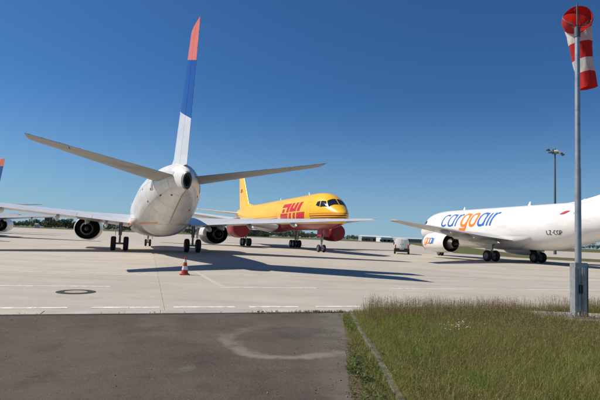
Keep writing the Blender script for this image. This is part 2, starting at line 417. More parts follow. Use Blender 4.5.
# --- lettering: strokes in a unit em, mapped on to a hull side or a nacelle
def arc(cx, cy, rx, ry, a0, a1, n=22, e=2.7):
    out = []
    for i in range(n + 1):
        t = R(a0 + (a1 - a0) * i / n); c, s = math.cos(t), math.sin(t)
        out.append((cx + rx * math.copysign(abs(c)**(2 / e), c), cy + ry * math.copysign(abs(s)**(2 / e), s)))
    return out
GLYPH = {'c': (.66, [arc(.33, .5, .31, .46, 42, 318)]), 'o': (.72, [arc(.33, .5, .31, .46, 0, 360)]),
  'a': (.74, [arc(.33, .5, .31, .46, 30, 330), [(.66, .98), (.64, .5), (.62, .02)]]),
  'g': (.76, [arc(.33, .5, .31, .46, 20, 340), [(.68, .98), (.655, .4), (.63, -.08), (.54, -.20), (.28, -.23), (-.06, -.21)]]),
  'r': (.52, [[(.05, .02), (.07, .5), (.09, .96)], [(.07, .5), (.17, .80), (.31, .93), (.50, .92)]]), 'i': (.26, [[(.05, .02), (.07, .5), (.09, .96)]]),
  'L': (.6, [[(0, 1), (0, 0), (.45, 0)]]), 'Z': (.65, [[(0, 1), (.5, 1), (0, 0), (.5, 0)]]), '-': (.5, [[(.05, .5), (.35, .5)]]),
  'C': (.66, [arc(.26, .5, .26, .5, 50, 310)]), 'G': (.68, [arc(.26, .5, .26, .5, 50, 350), [(.52, .42), (.3, .42)]]),
  'P': (.6, [[(0, 0), (0, 1), (.36, 1), (.46, .88), (.46, .62), (.36, .5), (0, .5)]]),
  'D': (.66, [[(0, 0), (0, 1), (.3, 1), (.5, .8), (.5, .2), (.3, 0), (0, 0)]]), 'H': (.66, [[(0, 0), (0, 1)], [(.5, 0), (.5, 1)], [(0, .5), (.5, .5)]])}
def strokes(ch, wd):
    """ribbons (list of quads in the unit em) for a glyph"""
    V, Q = [], []
    for line in GLYPH[ch][1]:
        pts = []
        for p, q in zip(line, line[1:]):
            k = max(1, int(math.dist(p, q) / .09)); pts += [(p[0] + (q[0] - p[0]) * i / k, p[1] + (q[1] - p[1]) * i / k) for i in range(k)]
        pts.append(line[-1]); pts = np.array(pts)
        closed = np.allclose(pts[0], pts[-1])
        for i in range(len(pts)):
            a = pts[i - 1] if i else (pts[-2] if closed else pts[0]); b = pts[i + 1] if i < len(pts) - 1 else (pts[1] if closed else pts[-1])
            d = b - a; d = d / (np.linalg.norm(d) + 1e-9); nrm = np.array([-d[1], d[0]]) * wd / 2
            V += [pts[i] + nrm, pts[i] - nrm]
            if i: k = len(V); Q.append((k - 4, k - 3, k - 1, k - 2))
    return V, Q
def write(text, mapf, parent, mats, wd=.17, slant=.3, space=1.):
    x = 0
    for k, ch in enumerate(text):
        V, Q = strokes(ch, wd if not isinstance(wd, (list, tuple)) else wd[k])
        pts = [mapf(x + u + slant * v, v, .0006 * (i // 2 % 2)) for i, (u, v) in enumerate(V)]
        mk('letter', pts, Q, mats[k] if isinstance(mats, list) else mats, parent)
        x += GLYPH[ch][0] * space
    return x
def hull_map(hull, side, s_start, ds, z0, dz, direction=1, off=.012):
    """u runs along the fuselage from s_start (direction +1 = aftwards), v is the height measured around the skin"""
    def fn(u, v, e=0):
        s = s_start + direction * u * ds; t, b, w_ = hull.dims(s); th0 = hull.th(s, z0)
        x, y, z = hull.pt(s, th0 - v * dz / ((t - b) / 2), off + e); return (x, y * side, z)
    return fn

def airliner(name, label, loc, heading, K, paint):
    root = thing(name, label, 'airplane', (*loc, 0), math.pi / 2 - heading)
    mg = K['mg']; hull = Hull(K['sec'], mg)
    v, f = hull.mesh(); fus = mk('fuselage', v, f, paint['body'], root, True, angle=60)
    # tail-cone exhaust
    sE = K['sec'][-1][0]; t, b, w_ = hull.dims(sE); zc = b + .515 * (t - b)
    ev = [(mg - sE - .004 + (0 if r > .1 else .25), r * w_ * math.sin(a), zc + r * (t - b) / 2 * math.cos(a)) for r in (.93, .78, .05) for a in [2 * math.pi * i / 20 for i in range(20)]]
    mk('tail_exhaust', ev, [(k * 20 + i, k * 20 + (i + 1) % 20, (k + 1) * 20 + (i + 1) % 20, (k + 1) * 20 + i) for k in range(2) for i in range(20)], [TITAN, BLACK], fus, True, [0] * 20 + [1] * 20)
    # belly fairing around the wing box
    fs = K['fair']; v, f = [], []; n = 24; S = 20
    for k in range(S + 1):
        u = k / S; s = fs[0] + (fs[1] - fs[0]) * u; g = math.sin(math.pi * min(max(u, .0), 1)) ** .45 if 0 < u < 1 else .02
        for i in range(n):
            a = math.pi * i / (n - 1); y = math.cos(a) * (1.45 + .68 * g); z = fs[2] - math.sin(a) ** .7 * (fs[3]) * g
            v.append((mg - s, y, z))
    for k in range(S):
        for i in range(n - 1): f.append((k * n + i, k * n + i + 1, (k + 1) * n + i + 1, (k + 1) * n + i))
    mk('belly_fairing', v, f, paint['belly'], root, True, angle=60)
    # wings, tailplanes
    W, T, E = K['wing'], K['tail'], K['eng']
    for sd in (1, -1):                                     # local +y is the aircraft's left
        pl = lambda s, l, z, y: (mg - s, sd * l, z)
        tip = W[-1][0]; rt = W[0][0]
        wg = mk('wing', *lift_piece(W, rt, tip, 0, .73, pl), paint['wing'], root, True)
        for nm, a, b in (('flap', rt, K['kink'] - .5), ('trailing_edge', K['kink'] - .48, K['kink'] + .46), ('flap', K['kink'] + .48, tip * .70), ('aileron', tip * .70 + .02, tip * .915), ('trailing_edge', tip * .915 + .02, tip)):
            mk(nm, *lift_piece(W, a, b, .734, 1.0, pl), paint['flap'], wg, True)
        A = np.array(W); lt = W[-1]                        # wing tip cap with lamp
        mk('wing_tip', *lift_piece([(tip, lt[1], lt[2], lt[3], lt[4]), (tip + .12, lt[1] + .35, lt[2] + .02, lt[3] - .45, lt[4] * .45)], tip + .003, tip + .12, 0, 1, pl), paint['wing'], wg, True)
        for l in K['canoe']:                               # flap-track fairings
            le, z, ch = [np.interp(l, A[:, 0], A[:, k]) for k in (1, 2, 3)]
            L0 = .48 * ch; x0 = le + .62 * ch; r = .11 + .012 * ch
            prof = [(0, .02), (.12, .55), (.3, .9), (.5, 1), (.7, .85), (.88, .5), (1, .04)]
            vv, ff = lathe([(-p * (L0 * .9 + .12), q * r) for p, q in prof], 12, 'x')
            vv = [(mg - x0 + x, sd * l + y * .7, z - .04 * ch - .02 + zz * 1.25 - .10 * (-x)) for x, y, zz in vv]
            mk('flap_track_fairing', vv, ff, paint['flap'], wg, True)
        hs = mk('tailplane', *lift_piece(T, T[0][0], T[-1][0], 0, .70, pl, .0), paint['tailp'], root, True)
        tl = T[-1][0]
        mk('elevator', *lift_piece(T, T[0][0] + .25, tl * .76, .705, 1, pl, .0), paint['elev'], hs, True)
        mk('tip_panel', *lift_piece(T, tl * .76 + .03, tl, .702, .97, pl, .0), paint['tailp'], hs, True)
        # engine
        l, sf, L_, r, zc = E
        eo = mk('engine', *(lambda vf: (vf[0], vf[1]))(lathe([(0, .80 * r), (-.10 * L_, .95 * r), (-.25 * L_, r), (-.55 * L_, r), (-.82 * L_, .965 * r), (-L_, .87 * r), (-L_ + .01, .855 * r)], 36, 'x', K['sq'])), paint['cowl'], root, True, angle=50)
        eo.location = (mg - sf, sd * l, zc)
        mk('inlet_lip', *lathe([(-.10 * L_, .955 * r), (-.03, .875 * r), (.02, .82 * r), (.0, .775 * r), (-.1, .745 * r), (-.55, .74 * r)], 36, 'x', K['sq']), ALU if not K.get('plug') else paint['cowl'], eo, True)
        if K.get('plug'):                                  # fabric intake cover
            vv, ff = lathe([(.03, .80 * r), (.06, .72 * r), (.10, .4 * r), (.11, .02)], 36, 'x', K['sq']); mk('intake_cover', vv, ff, DKRED, eo, True)
        vv, ff = lathe([(-.5, .745 * r), (-.5, .22 * r), (-.28, .10 * r), (-.2, .01)], 36, 'x'); mk('fan', vv, ff, DARK, eo, True)
        vv, ff = lathe([(-L_ + .012, .853 * r), (-.72 * L_, .81 * r), (-.72 * L_, .45 * r)], 36, 'x', K['sq']); mk('fan_duct', vv, ff, BLACK, eo)
        vv, ff = lathe([(-.70 * L_, .52 * r), (-L_, .50 * r), (-1.18 * L_, .38 * r), (-1.18 * L_, .35 * r), (-1.05 * L_, .355 * r)], 30, 'x'); mk('exhaust_nozzle', vv, ff, TITAN, eo, True)
        vv, ff = lathe([(-1.06 * L_, .37 * r), (-1.08 * L_, .22 * r), (-1.3 * L_, .10 * r), (-1.36 * L_, .01)], 24, 'x'); mk('exhaust_plug', vv, ff, BLACK, eo, True)
        le, wz, ch = [np.interp(l, A[:, 0], A[:, k]) for k in (1, 2, 3)]
        pv = []
        for s_, zb, zt, hw in ((sf + .22 * L_, zc + .9 * r, zc + 1.0 * r, .03), (sf + .5 * L_, zc + .75 * r, max(zc + 1.12 * r, wz - .15), .19), (le + .15 * ch, zc + .62 * r, wz + .04 * ch, .2), (sf + 1.18 * L_, zc + .45 * r, wz - .0 * ch, .16), (le + .6 * ch, wz - .11 * ch, wz - .01, .04)):
            pv += [(mg - s_, sd * (l - hw), zb), (mg - s_, sd * (l + hw), zb), (mg - s_, sd * (l + hw), zt), (mg - s_, sd * (l - hw), zt)]
        mk('pylon', pv, [(4 * k + i, 4 * k + (i + 1) % 4, 4 * k + 4 + (i + 1) % 4, 4 * k + 4 + i) for k in range(4) for i in range(4)] + [(0, 1, 2, 3), (16, 17, 18, 19)], paint['pylon'], root, True)
        # main gear
        G = K['gear']; hz = G['r']
        gr = mk('main_landing_gear', *join(tube((0, 0, hz), (0, 0, hz + .75), .075), tube((0, 0, hz + .6), (.05, 0, G['top']), .12, .14), tube((0, -G['hw'], hz), (0, G['hw'], hz), .07), tube((-.02, 0, hz + .85), (.2, -sd * 1.0, G['top']), .06), tube((-.16, 0, hz + .25), (-.22, 0, hz + .7), .035, n=8), tube((-.22, 0, hz + .7), (-.1, 0, hz + 1.0), .035, n=8), tube((0, 0, hz + .9), (.9, 0, G['top'] + .05), .05, n=8)), STEEL, root, True)
        gr.location = (0, sd * G['track'], 0)
        bo = G.get('bogie', [0])
        for dx in bo:
            for dy in (-G['hw'], G['hw']): wheel(G['r'], G['w'], gr, (dx, dy, hz))
        if len(bo) > 1: mk('bogie_beam', *tube((bo[0], 0, hz), (bo[-1], 0, hz), .11), STEEL, gr, True)
        dv = box(-.45, .45, sd * .30, sd * .34, hz + .55, G['top'] - .1); mk('gear_door', *dv, paint['door'], gr)
    # fin
    B = K['fin']
    pf = lambda s, l, z, y: (mg - s, y, l)
    fn = mk('fin', *lift_piece(B, B[0][0], B[-1][0], 0, .69, pf, 0), paint['fin'], root, True)
    mk('rudder', *lift_piece(B, B[0][0] + .12, B[-1][0] - .12, .704, 1, pf, 0), paint['fin'], fn, True)
    mk('rudder_tip', *lift_piece(B, B[-1][0] - .11, B[-1][0], .692, .99, pf, 0), paint['fin'], fn, True)
    d = K['dorsal']; dv, df = [], []
    for k in range(9):
        u = k / 8; s = d[0] + (d[1] - d[0]) * u; top = hull.dims(s)[0]; h = .02 + d[2] * u ** 1.5; wd = .05 + .11 * u
        dv += [(mg - s, wd, top - .08), (mg - s, .03 + .03 * u, top + h * .7), (mg - s, 0, top + h), (mg - s, -.03 - .03 * u, top + h * .7), (mg - s, -wd, top - .08)]
        if k: df += [(5 * k - 5 + i, 5 * k - 4 + i, 5 * k + 1 + i, 5 * k + i) for i in range(4)]
    df.append((40, 41, 42, 43, 44)); mk('dorsal_fillet', dv, df, paint['body'], fn, True)
    # nose gear
    N = K['nose']; r = N['r']
    ng = mk('nose_landing_gear', *join(tube((0, 0, r), (0, 0, r + .5), .05), tube((0, 0, r + .45), (-.08, 0, N['top']), .085), tube((0, -N['hw'], r), (0, N['hw'], r), .05), tube((.1, 0, r + .3), (.75, 0, N['top']), .045, n=8), tube((.08, -.12, r + .8), (.08, .12, r + .8), .07, n=10)), STEEL, root, True)
    ng.location = (mg - N['s'], 0, 0)
    for dy in (-N['hw'], N['hw']): wheel(r, N['w'], ng, (0, dy, r))
    for dy in (-.42, .42): mk('gear_door', *box(-.2, .95, dy - .015, dy + .015, N['top'] - .75, N['top'] + .05), paint['belly'], ng)
    # glazing, doors, aerials
    for sd in (1, -1):
        for wn in K['win']:
            mk('cockpit_window', *hull.patch([(s, hull.th(s, z) if z > 1 else z) for s, z in wn], side=sd, off=.010), GLASS, fus, True)
    def frame(s0, s1, z0, z1, sd, m=SEAM, wd=.03, nm='door_outline'):
        c = []
        for (a, b, c_, d_) in ((s0, s1, z0, z0 + wd), (s0, s1, z1 - wd, z1), (s0, s0 + wd, z0 + wd, z1 - wd), (s1 - wd, s1, z0 + wd, z1 - wd)):
            c.append(hull.patch([(a, hull.th(a, c_)), (b, hull.th(b, c_)), (b, hull.th(b, d_)), (a, hull.th(a, d_))], 6, 6, .006, sd))
        mk(nm, *join(*c), m, fus)
    for d_ in K['doors']: frame(*d_, m=paint['seam'])
    for s, h in K['aerial']:
        t = hull.dims(s)[0]
        mk('aerial', [(mg - s + .17, .012, t - .03), (mg - s - .17, .012, t - .03), (mg - s - .23, .008, t + h), (mg - s - .08, .008, t + h), (mg - s + .17, -.012, t - .03), (mg - s - .17, -.012, t - .03), (mg - s - .23, -.008, t + h), (mg - s - .08, -.008, t + h)], box(0, 1, 0, 1, 0, 1)[1] and [(0, 1, 2, 3), (4, 5, 6, 7), (0, 1, 5, 4), (1, 2, 6, 5), (2, 3, 7, 6), (3, 0, 4, 7)], WHITE, root)
    return root, fus, fn, hull

JET = dict(mg=16.46,
  sec=[(0, 2.75, 2.70, .02), (.12, 3.02, 2.50, .27), (.4, 3.25, 2.30, .50), (.9, 3.52, 2.03, .80), (1.6, 3.92, 1.77, 1.11), (2.3, 4.40, 1.58, 1.34), (3.1, 4.82, 1.43, 1.56), (4.2, 5.08, 1.31, 1.73), (5.6, 5.19, 1.22, 1.85), (7, 5.21, 1.2, 1.88), (12, 5.21, 1.2, 1.88), (19.5, 5.21, 1.2, 1.88), (21.2, 5.21, 1.28, 1.87), (23, 5.20, 1.56, 1.80), (25, 5.18, 2.0, 1.64), (27, 5.12, 2.46, 1.38), (29, 4.97, 2.92, 1.0), (30.6, 4.72, 3.24, .64), (31.6, 4.42, 3.36, .35), (32.18, 4.16, 3.44, .18)],
  fair=(10.4, 20.6, 2.35, 1.27), kink=5.0, canoe=(3.6, 6.6, 9.6),
  wing=[(1.5, 10.9, 2.08, 7.5, .135), (5.0, 13.3, 2.34, 5.1, .12), (15.1, 20.7, 3.02, 1.65, .105)],
  tail=[(.30, 26.9, 4.10, 4.1, .10), (6.30, 31.8, 5.04, 1.35, .09)],
  fin=[(4.5, 26.2, 0, 5.5, .085), (10.85, 30.95, 0, 2.4, .10)], dorsal=(22.6, 27.2, .95),
  eng=(5.0, 9.7, 3.9, 1.05, 1.48), sq=.88,
  gear=dict(r=.51, w=.36, hw=.43, track=2.615, top=1.95), nose=dict(s=4.01, r=.34, w=.2, hw=.2, top=1.45),
  win=[[(1.55, .05), (1.9, 3.62), (2.28, 4.02), (1.98, .05)], [(1.98, 3.62), (2.75, 3.62), (2.85, 4.08), (2.36, 4.04)], [(2.85, 3.64), (3.4, 3.72), (3.35, 4.05), (2.95, 4.07)]],
  doors=[(4.3, 5.2, 2.6, 4.4, 1)], aerial=[(8.5, .32), (18.2, .36), (24.0, .25)])
HEAVY = dict(mg=23.8, plug=True,
  sec=[(0, 3.62, 3.56, .02), (.10, 3.84, 3.36, .25), (.35, 4.05, 3.16, .50), (.9, 4.40, 2.86, .84), (1.6, 4.86, 2.62, 1.15), (2.3, 5.34, 2.46, 1.38), (3.1, 5.75, 2.34, 1.58), (4.2, 6.02, 2.25, 1.74), (5.6, 6.13, 2.18, 1.84), (7.2, 6.15, 2.15, 1.88), (14, 6.15, 2.15, 1.88), (30, 6.15, 2.15, 1.88), (33, 6.15, 2.42, 1.84), (37, 6.12, 3.2, 1.62), (41, 6.0, 4.02, 1.17), (44.5, 5.62, 4.55, .64), (46.3, 5.24, 4.72, .32), (46.96, 5.1, 4.78, .2)],
  fair=(14.8, 29.5, 3.35, 1.38), kink=6.7, canoe=(4.6, 8.6, 12.4),
  wing=[(1.5, 15.9, 2.75, 10.2, .135), (6.7, 19.6, 3.3, 6.5, .12), (18.9, 27.1, 5.0, 1.75, .10)],
  tail=[(.4, 39.6, 5.1, 4.8, .10), (7.55, 44.4, 5.75, 1.7, .09)],
  fin=[(5.5, 36.4, 0, 7.6, .085), (12.7, 42.9, 0, 3.0, .085)], dorsal=(33.5, 37.6, .6),
  eng=(6.4, 15.2, 3.9, 1.17, 2.28), sq=1.0,
  gear=dict(r=.53, w=.36, hw=.43, track=3.66, top=2.85, bogie=(.57, -.57)), nose=dict(s=5.5, r=.40, w=.24, hw=.3, top=2.4),
  win=[[(1.30, .04), (1.66, 4.40), (2.34, 5.06), (2.22, .04)], [(1.80, 4.42), (2.72, 4.42), (2.98, 5.08), (2.40, 5.02)], [(2.82, 4.44), (3.50, 4.62), (3.52, 5.0), (3.08, 5.07)]],
  doors=[(4.6, 5.5, 3.35, 5.2, -1), (4.6, 5.5, 3.35, 5.2, 1)], aerial=[(9.5, .38), (20, .35)])

HEAVY['sec'] = [(a, b + .15, c + .15, d) for a, b, c, d in HEAVY['sec']]
HEAVY['win'] = [[(a, z + .15 if z > 1 else z) for a, z in q] for q in HEAVY['win']]
# livery materials driven by the aircraft's own coordinates
def banded(name, stops, zmax=14., tilt=0., rough=.32):
    m = bpy.data.materials.new(name); m.use_nodes = True; t = m.node_tree; b = t.nodes['Principled BSDF']; N, L = t.nodes.new, t.links.new
    b.inputs['Roughness'].default_value = rough; b.inputs['Coat Weight'].default_value = .3; b.inputs['Coat Roughness'].default_value = .1
    tc = N('ShaderNodeTexCoord'); sp_ = N('ShaderNodeSeparateXYZ'); L(tc.outputs['Object'], sp_.inputs[0])
    mu = N('ShaderNodeMath'); mu.operation = 'MULTIPLY_ADD'; L(sp_.outputs[0], mu.inputs[0]); mu.inputs[1].default_value = tilt; L(sp_.outputs[2], mu.inputs[2])
    dv = N('ShaderNodeMath'); dv.operation = 'DIVIDE'; L(mu.outputs[0], dv.inputs[0]); dv.inputs[1].default_value = zmax
    rp = N('ShaderNodeValToRGB'); rp.color_ramp.interpolation = 'CONSTANT'; el = rp.color_ramp.elements
    while len(el) < len(stops): el.new(.5)
    for e, (z, c) in zip(el, stops): e.position = z / zmax; e.color = (*c, 1)
    L(dv.outputs[0], rp.inputs[0])
    nz = N('ShaderNodeTexNoise'); nz.inputs['Scale'].default_value = .8; nz.inputs['Detail'].default_value = 6
    mp = N('ShaderNodeMapping'); mp.inputs['Scale'].default_value = (.3, 1, 1.4); L(tc.outputs['Object'], mp.inputs[0]); L(mp.outputs[0], nz.inputs['Vector'])
    mr = N('ShaderNodeMapRange'); mr.inputs[1].default_value = .4; mr.inputs[2].default_value = .75; mr.inputs[3].default_value = 1; mr.inputs[4].default_value = .84
    L(nz.outputs[0], mr.inputs[0]); sc = N('ShaderNodeVectorMath'); sc.operation = 'SCALE'; L(rp.outputs[0], sc.inputs[0]); L(mr.outputs[0], sc.inputs['Scale'])
    L(sc.outputs[0], b.inputs['Base Color']); return m
cW, cB, cO = (.78, .77, .75), (.008, .066, .30), (.88, .20, .06)
cY, cR, cOr = (.97, .55, .008), (.27, .008, .014), (.80, .20, .01)
FIN_BIG = banded('big_fin_white_blue_orange', [(0, cW), (8.2, cB), (12.1, cO)])
FIN_TRI = banded('fin_white_blue_orange', [(0, cW), (6.85, cB), (9.32, cO)], 18., tilt=-.33)   # object x is negative aft: boundaries fall towards the rudder
for e, z in zip(FIN_TRI.node_tree.nodes['Color Ramp'].color_ramp.elements, (0, 6.6 + .33 * 15.75, 9.05 + .33 * 16.4)): e.position = z / 18.
YBODY = banded('yellow_body_red_belly', [(0, cR), (2.92, cY), (3.44, cR), (3.55, cY), (3.65, cR), (3.75, cY), (3.86, cOr), (3.94, cY)])

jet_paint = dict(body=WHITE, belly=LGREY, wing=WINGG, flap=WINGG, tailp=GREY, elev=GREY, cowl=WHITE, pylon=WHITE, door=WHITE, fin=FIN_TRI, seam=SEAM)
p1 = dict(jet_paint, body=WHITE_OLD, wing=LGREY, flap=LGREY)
CG = dict(H1=-.3575)
r1, fus1, fin1, hull1 = airliner('cargo_airplane', 'white cargo jet seen from behind, tall fin with blue and orange top', (-10.54, 35.74), -.3575, JET, p1)
r3, fus3, fin3, hull3 = airliner('cargo_airplane', 'white cargo jet with blue and orange cargoair lettering parked on the right', (20.35, 44.8), -.28, JET, jet_paint)
airliner('cargo_airplane', 'white jet cut off by the left edge showing only an engine and a wing tip', (-42.6, 57.6), -.3575, JET, jet_paint)
airliner('cargo_airplane', 'far jet at the left edge showing only its blue and orange fin and tailplane', (-72.2, 98.6), R(-55), dict(HEAVY, plug=False, fin=[(5.5, 36.4, 0, 7.6, .085), (13.5, 43.4, 0, 2.9, .085)]), dict(jet_paint, fin=FIN_BIG))
COWLRED = mat('dark_red_cowl_paint', (.24, .008, .013), .4, coat=.15)
dhl = dict(body=YBODY, belly=RED, wing=LGREY, flap=LGREY, tailp=LGREY, elev=LGREY, cowl=COWLRED, pylon=COWLRED, door=RED, fin=YELLOW, seam=mat('seam_on_yellow', (.5, .22, .01), .5))
r2, fus2, fin2, hull2 = airliner('cargo_airplane', 'yellow and red cargo jet with DHL lettering facing the camera', (-3.87, 67.68), 2.7893, HEAVY, dhl)

# writing on the right-hand jet
TS0, TDS = 6.9, 1.53
col8 = [LETBLUE] * 3 + [LETORANGE] * 2 + [LETBLUE] * 3
write('cargoair', hull_map(hull3, 1, TS0, TDS, 3.32, 1.50), fus3, col8, [.135] * 3 + [.19] * 2 + [.155] * 3, slant=.27, space=1.22)
write('LZ-CGP', hull_map(hull3, 1, 22.1, .40, 2.55, .33), fus3, DARK, .16, slant=0)
sw = hull_map(hull3, 1, 23.3, 1, 4.12, 1)
mk('swoosh_mark', [sw(.0 + .9 * i / 12 * (1) , .05 + .28 * i / 12 + s * (.13 * math.sin(math.pi * i / 12) + .01)) for i in range(13) for s in (-1, 1)], [(2 * i, 2 * i + 1, 2 * i + 3, 2 * i + 2) for i in range(12)], RED, fus3)
write('D', hull_map(hull3, 1, 24.6, .3, 4.14, .14), fus3, DARK, .12, 0)
# writing on its left engine cowl (the left engine is the first engine child)
eng3 = [c for c in r3.children if c.name.startswith('engine')][0]
l, sf, L_, rE, zc = JET['eng']
def cowl_map(u, v, e=0):
    th = R(96) - v * .62 / rE; x = -.75 - u * .62
    rad = np.interp(-x, [0, .10 * L_, .25 * L_, .55 * L_, .82 * L_, L_], [.8 * rE, .95 * rE, rE, rE, .93 * rE, .8 * rE]) + .012 + e
    z = rad * math.cos(th); return (x, rad * math.sin(th), z * (.88 if z < 0 else 1))
write('goair', cowl_map, eng3, [LETORANGE] * 2 + [LETBLUE] * 3, .18, .3)
# writing on the yellow jet: block letters split by a yellow line
LETRED = mat('red_lettering', (.60, .012, .022), .4)
def block(rects, mapf, parent):
    V, Q = [], []
    for u0, u1, v0, v1 in rects:
        nu, nv = max(1, int((u1 - u0) / .15)), max(1, int((v1 - v0) / .1)); b = len(V)
        for j in range(nv + 1):
            for i in range(nu + 1):
                vv = v0 + (v1 - v0) * j / nv; V.append(mapf(u0 + (u1 - u0) * i / nu + .55 * vv, vv))
        for j in range(nv):
            for i in range(nu): a = b + j * (nu + 1) + i; Q.append((a, a + 1, a + nu + 2, a + nu + 1))
    return mk('letter', V, Q, LETRED, parent)
LOGO = [[(0, 1.3, .76, 1), (.92, 1.3, .45, .758), (.22, .60, .45, .66), (.0, 1.24, 0, .40)],
        [(1.44, 1.82, .47, 1), (2.06, 2.44, .47, 1), (1.822, 2.058, .47, .66), (1.44, 1.82, 0, .40), (2.06, 2.44, 0, .40)],
        [(2.60, 3.02, .47, 1), (2.60, 3.75, 0, .40)]]
backing = mk('letter_ground', *hull2.patch([(4.9, hull2.th(6, 3.40)), (15.6, hull2.th(15, 3.40)), (15.6, hull2.th(15, 4.06)), (4.9, hull2.th(6, 4.06))], 24, 8, .006, -1), YELLOW, fus2)
mp2 = hull_map(hull2, -1, 14.6, 2.16, 3.42, 2.0, direction=-1, off=.014)
for rects in LOGO: block(rects, mp2, fus2)
B = np.array(HEAVY['fin'])
def fin_map(u, v, e=0):
    z = 9.0 + v * .62; s = 43.6 - u * .5; ch = np.interp(z, B[:, 0], B[:, 3]); le = np.interp(z, B[:, 0], B[:, 1])
    return (23.8 - s, -(foil((s - le) / ch) * .085 * ch + .02 + e), z)
for rects in LOGO: block(rects, fin_map, fin2)
CHEAT = mat('faded_orange_line', (.66, .36, .26), .5)
# plane seen from behind: cheat line, vents, seams
for sd in (1, -1):
    cv = []
    for i in range(41):
        q = 18.6 + 6.05 * i / 40
        for zz in (2.03, 1.92):
            x, y, z = hull1.pt(q, hull1.th(q, zz), .007); cv.append((x, y * sd, z))
    mk('cheat_line', cv, [(2 * i, 2 * i + 1, 2 * i + 3, 2 * i + 2) for i in range(40)], CHEAT, fus1)
    mk('fairing_stripe', [(16.46 - s, sd * y, z) for s, y, z in ((17.6, 2.10, 2.12), (19.6, 1.99, 2.08), (19.6, 2.0, 1.9), (17.6, 2.11, 1.82))], [(0, 1, 2, 3)], ORANGE, fus1)
for s, thd, a, b in ((27.4, 100, .30, 5), (28.6, 128, .32, 4), (26.2, 118, .22, 3), (29.9, 150, .25, 6), (25.2, 85, .2, 3), (27.9, -112, .3, 4), (26.8, -140, .25, 4)):
    mk('vent', *hull1.patch([(s, R(thd)), (s + a, R(thd)), (s + a, R(thd - b)), (s, R(thd - b))], 2, 2, .007, 1), DARK, fus1)
GRIME = mat('oily_grime', (.27, .25, .22), .6, noise=(2, (.42, .39, .35), .4, .7))
mk('keel_stain', *hull1.patch([(25.0, R(179.3)), (32.0, R(178)), (32.0, R(183)), (25.0, R(180.3))], 20, 3, .006, 1), GRIME, fus1)
SOOT = mat('soot_stained_metal', (.34, .31, .27), .5, .3, noise=(5, (.10, .085, .07), .35, .65))
mk('exhaust_shroud', *hull1.patch([(31.98, R(0)), (32.175, R(0)), (32.175, R(360)), (31.98, R(360))], 6, 48, .006, 1), SOOT, fus1, True)
for th_ in (78, 124, 236, 282):
    mk('lap_seam', *hull1.patch([(20.5, R(th_)), (30.8, R(th_)), (30.8, R(th_ + 1.2)), (20.5, R(th_ + .5))], 30, 1, .005, 1), SEAM, fus1)
for s in (20.8, 22.7, 24.6, 26.4, 28.2, 30.4):
    mk('frame_seam', *hull1.patch([(s, R(3)), (s + .025, R(3)), (s + .025, R(357)), (s, R(357))], 1, 60, .005, 1), SEAM, fus1)
for obj_, st_, vert in ((r1, JET['tail'], 0), (fin1, JET['fin'], 1)):          # static wicks on the trailing edges
    A_ = np.array(st_)
    for sd in ((1, -1) if not vert else (1,)):
        for u in (.55, .68, .80, .90, .97):
            l_ = A_[0, 0] + u * (A_[-1, 0] - A_[0, 0]); te = np.interp(l_, A_[:, 0], A_[:, 1]) + np.interp(l_, A_[:, 0], A_[:, 3]) * .99; zz = np.interp(l_, A_[:, 0], A_[:, 2])
            p_ = (16.46 - te, 0, l_) if vert else (16.46 - te, sd * l_, zz)
            mk('static_wick', *tube(p_, (p_[0] - .22, p_[1], p_[2] - .01), .012, .006, 5), DARK, obj_)
# tailplane pivot fairing plates
for sd in (1, -1):
    mk('trim_plate', *hull1.patch([(28.0, R(88)), (31.0, R(88)), (31.0, R(60)), (28.0, R(60))], 12, 8, .010, sd), LGREY, fus1)
    mk('trim_slot', *hull1.patch([(27.6, R(102)), (28.0, R(102)), (28.0, R(60)), (27.6, R(60))], 4, 8, .010, sd), GRIME, fus1)

# ------------------------------------------------------------------ traffic cone
cpos = gnd(184.5, 274.8)
CORG = mat('cone_orange', (.56, .060, .016), .65, noise=(9, (.33, .045, .02), .45, .7)); CWHT = mat('cone_white_sleeve', (.72, .70, .66), .5, noise=(9, (.45, .42, .38), .5, .75))
cone = thing('traffic_cone', 'orange and white striped traffic cone standing behind the middle jet', 'traffic cone', (cpos[0], cpos[1], 0), ANG); cone.scale = (.88, .88, .88)
bevel(mk('base', *box(-.2, .2, -.2, .2, .001, .045), CORG, cone), .02)
def rad(z): return .145 - .115 * (z - .045) / .68
for nm, z0, z1, m in (('body', .045, .20, CORG), ('sleeve', .20, .36, CWHT), ('body', .36, .50, CORG), ('sleeve', .50, .62, CWHT), ('tip', .62, .725, CORG)):
    o = .003 if nm == 'sleeve' else 0
    mk(nm, *lathe([(z0 + .001, rad(z0) + o), (z1 - .001, rad(z1) + o)] + ([(z1, .012), (z1 - .05, .01)] if nm == 'tip' else []), 24, 'z'), m, cone, True)

# ------------------------------------------------------------------ van by the right-hand jet
vp = gnd(402, 254.3)
van = thing('service_van', 'small white van with rear doors towards the camera beside the right-hand jet', 'van', (vp[0], vp[1] + .2, 0), R(-12))
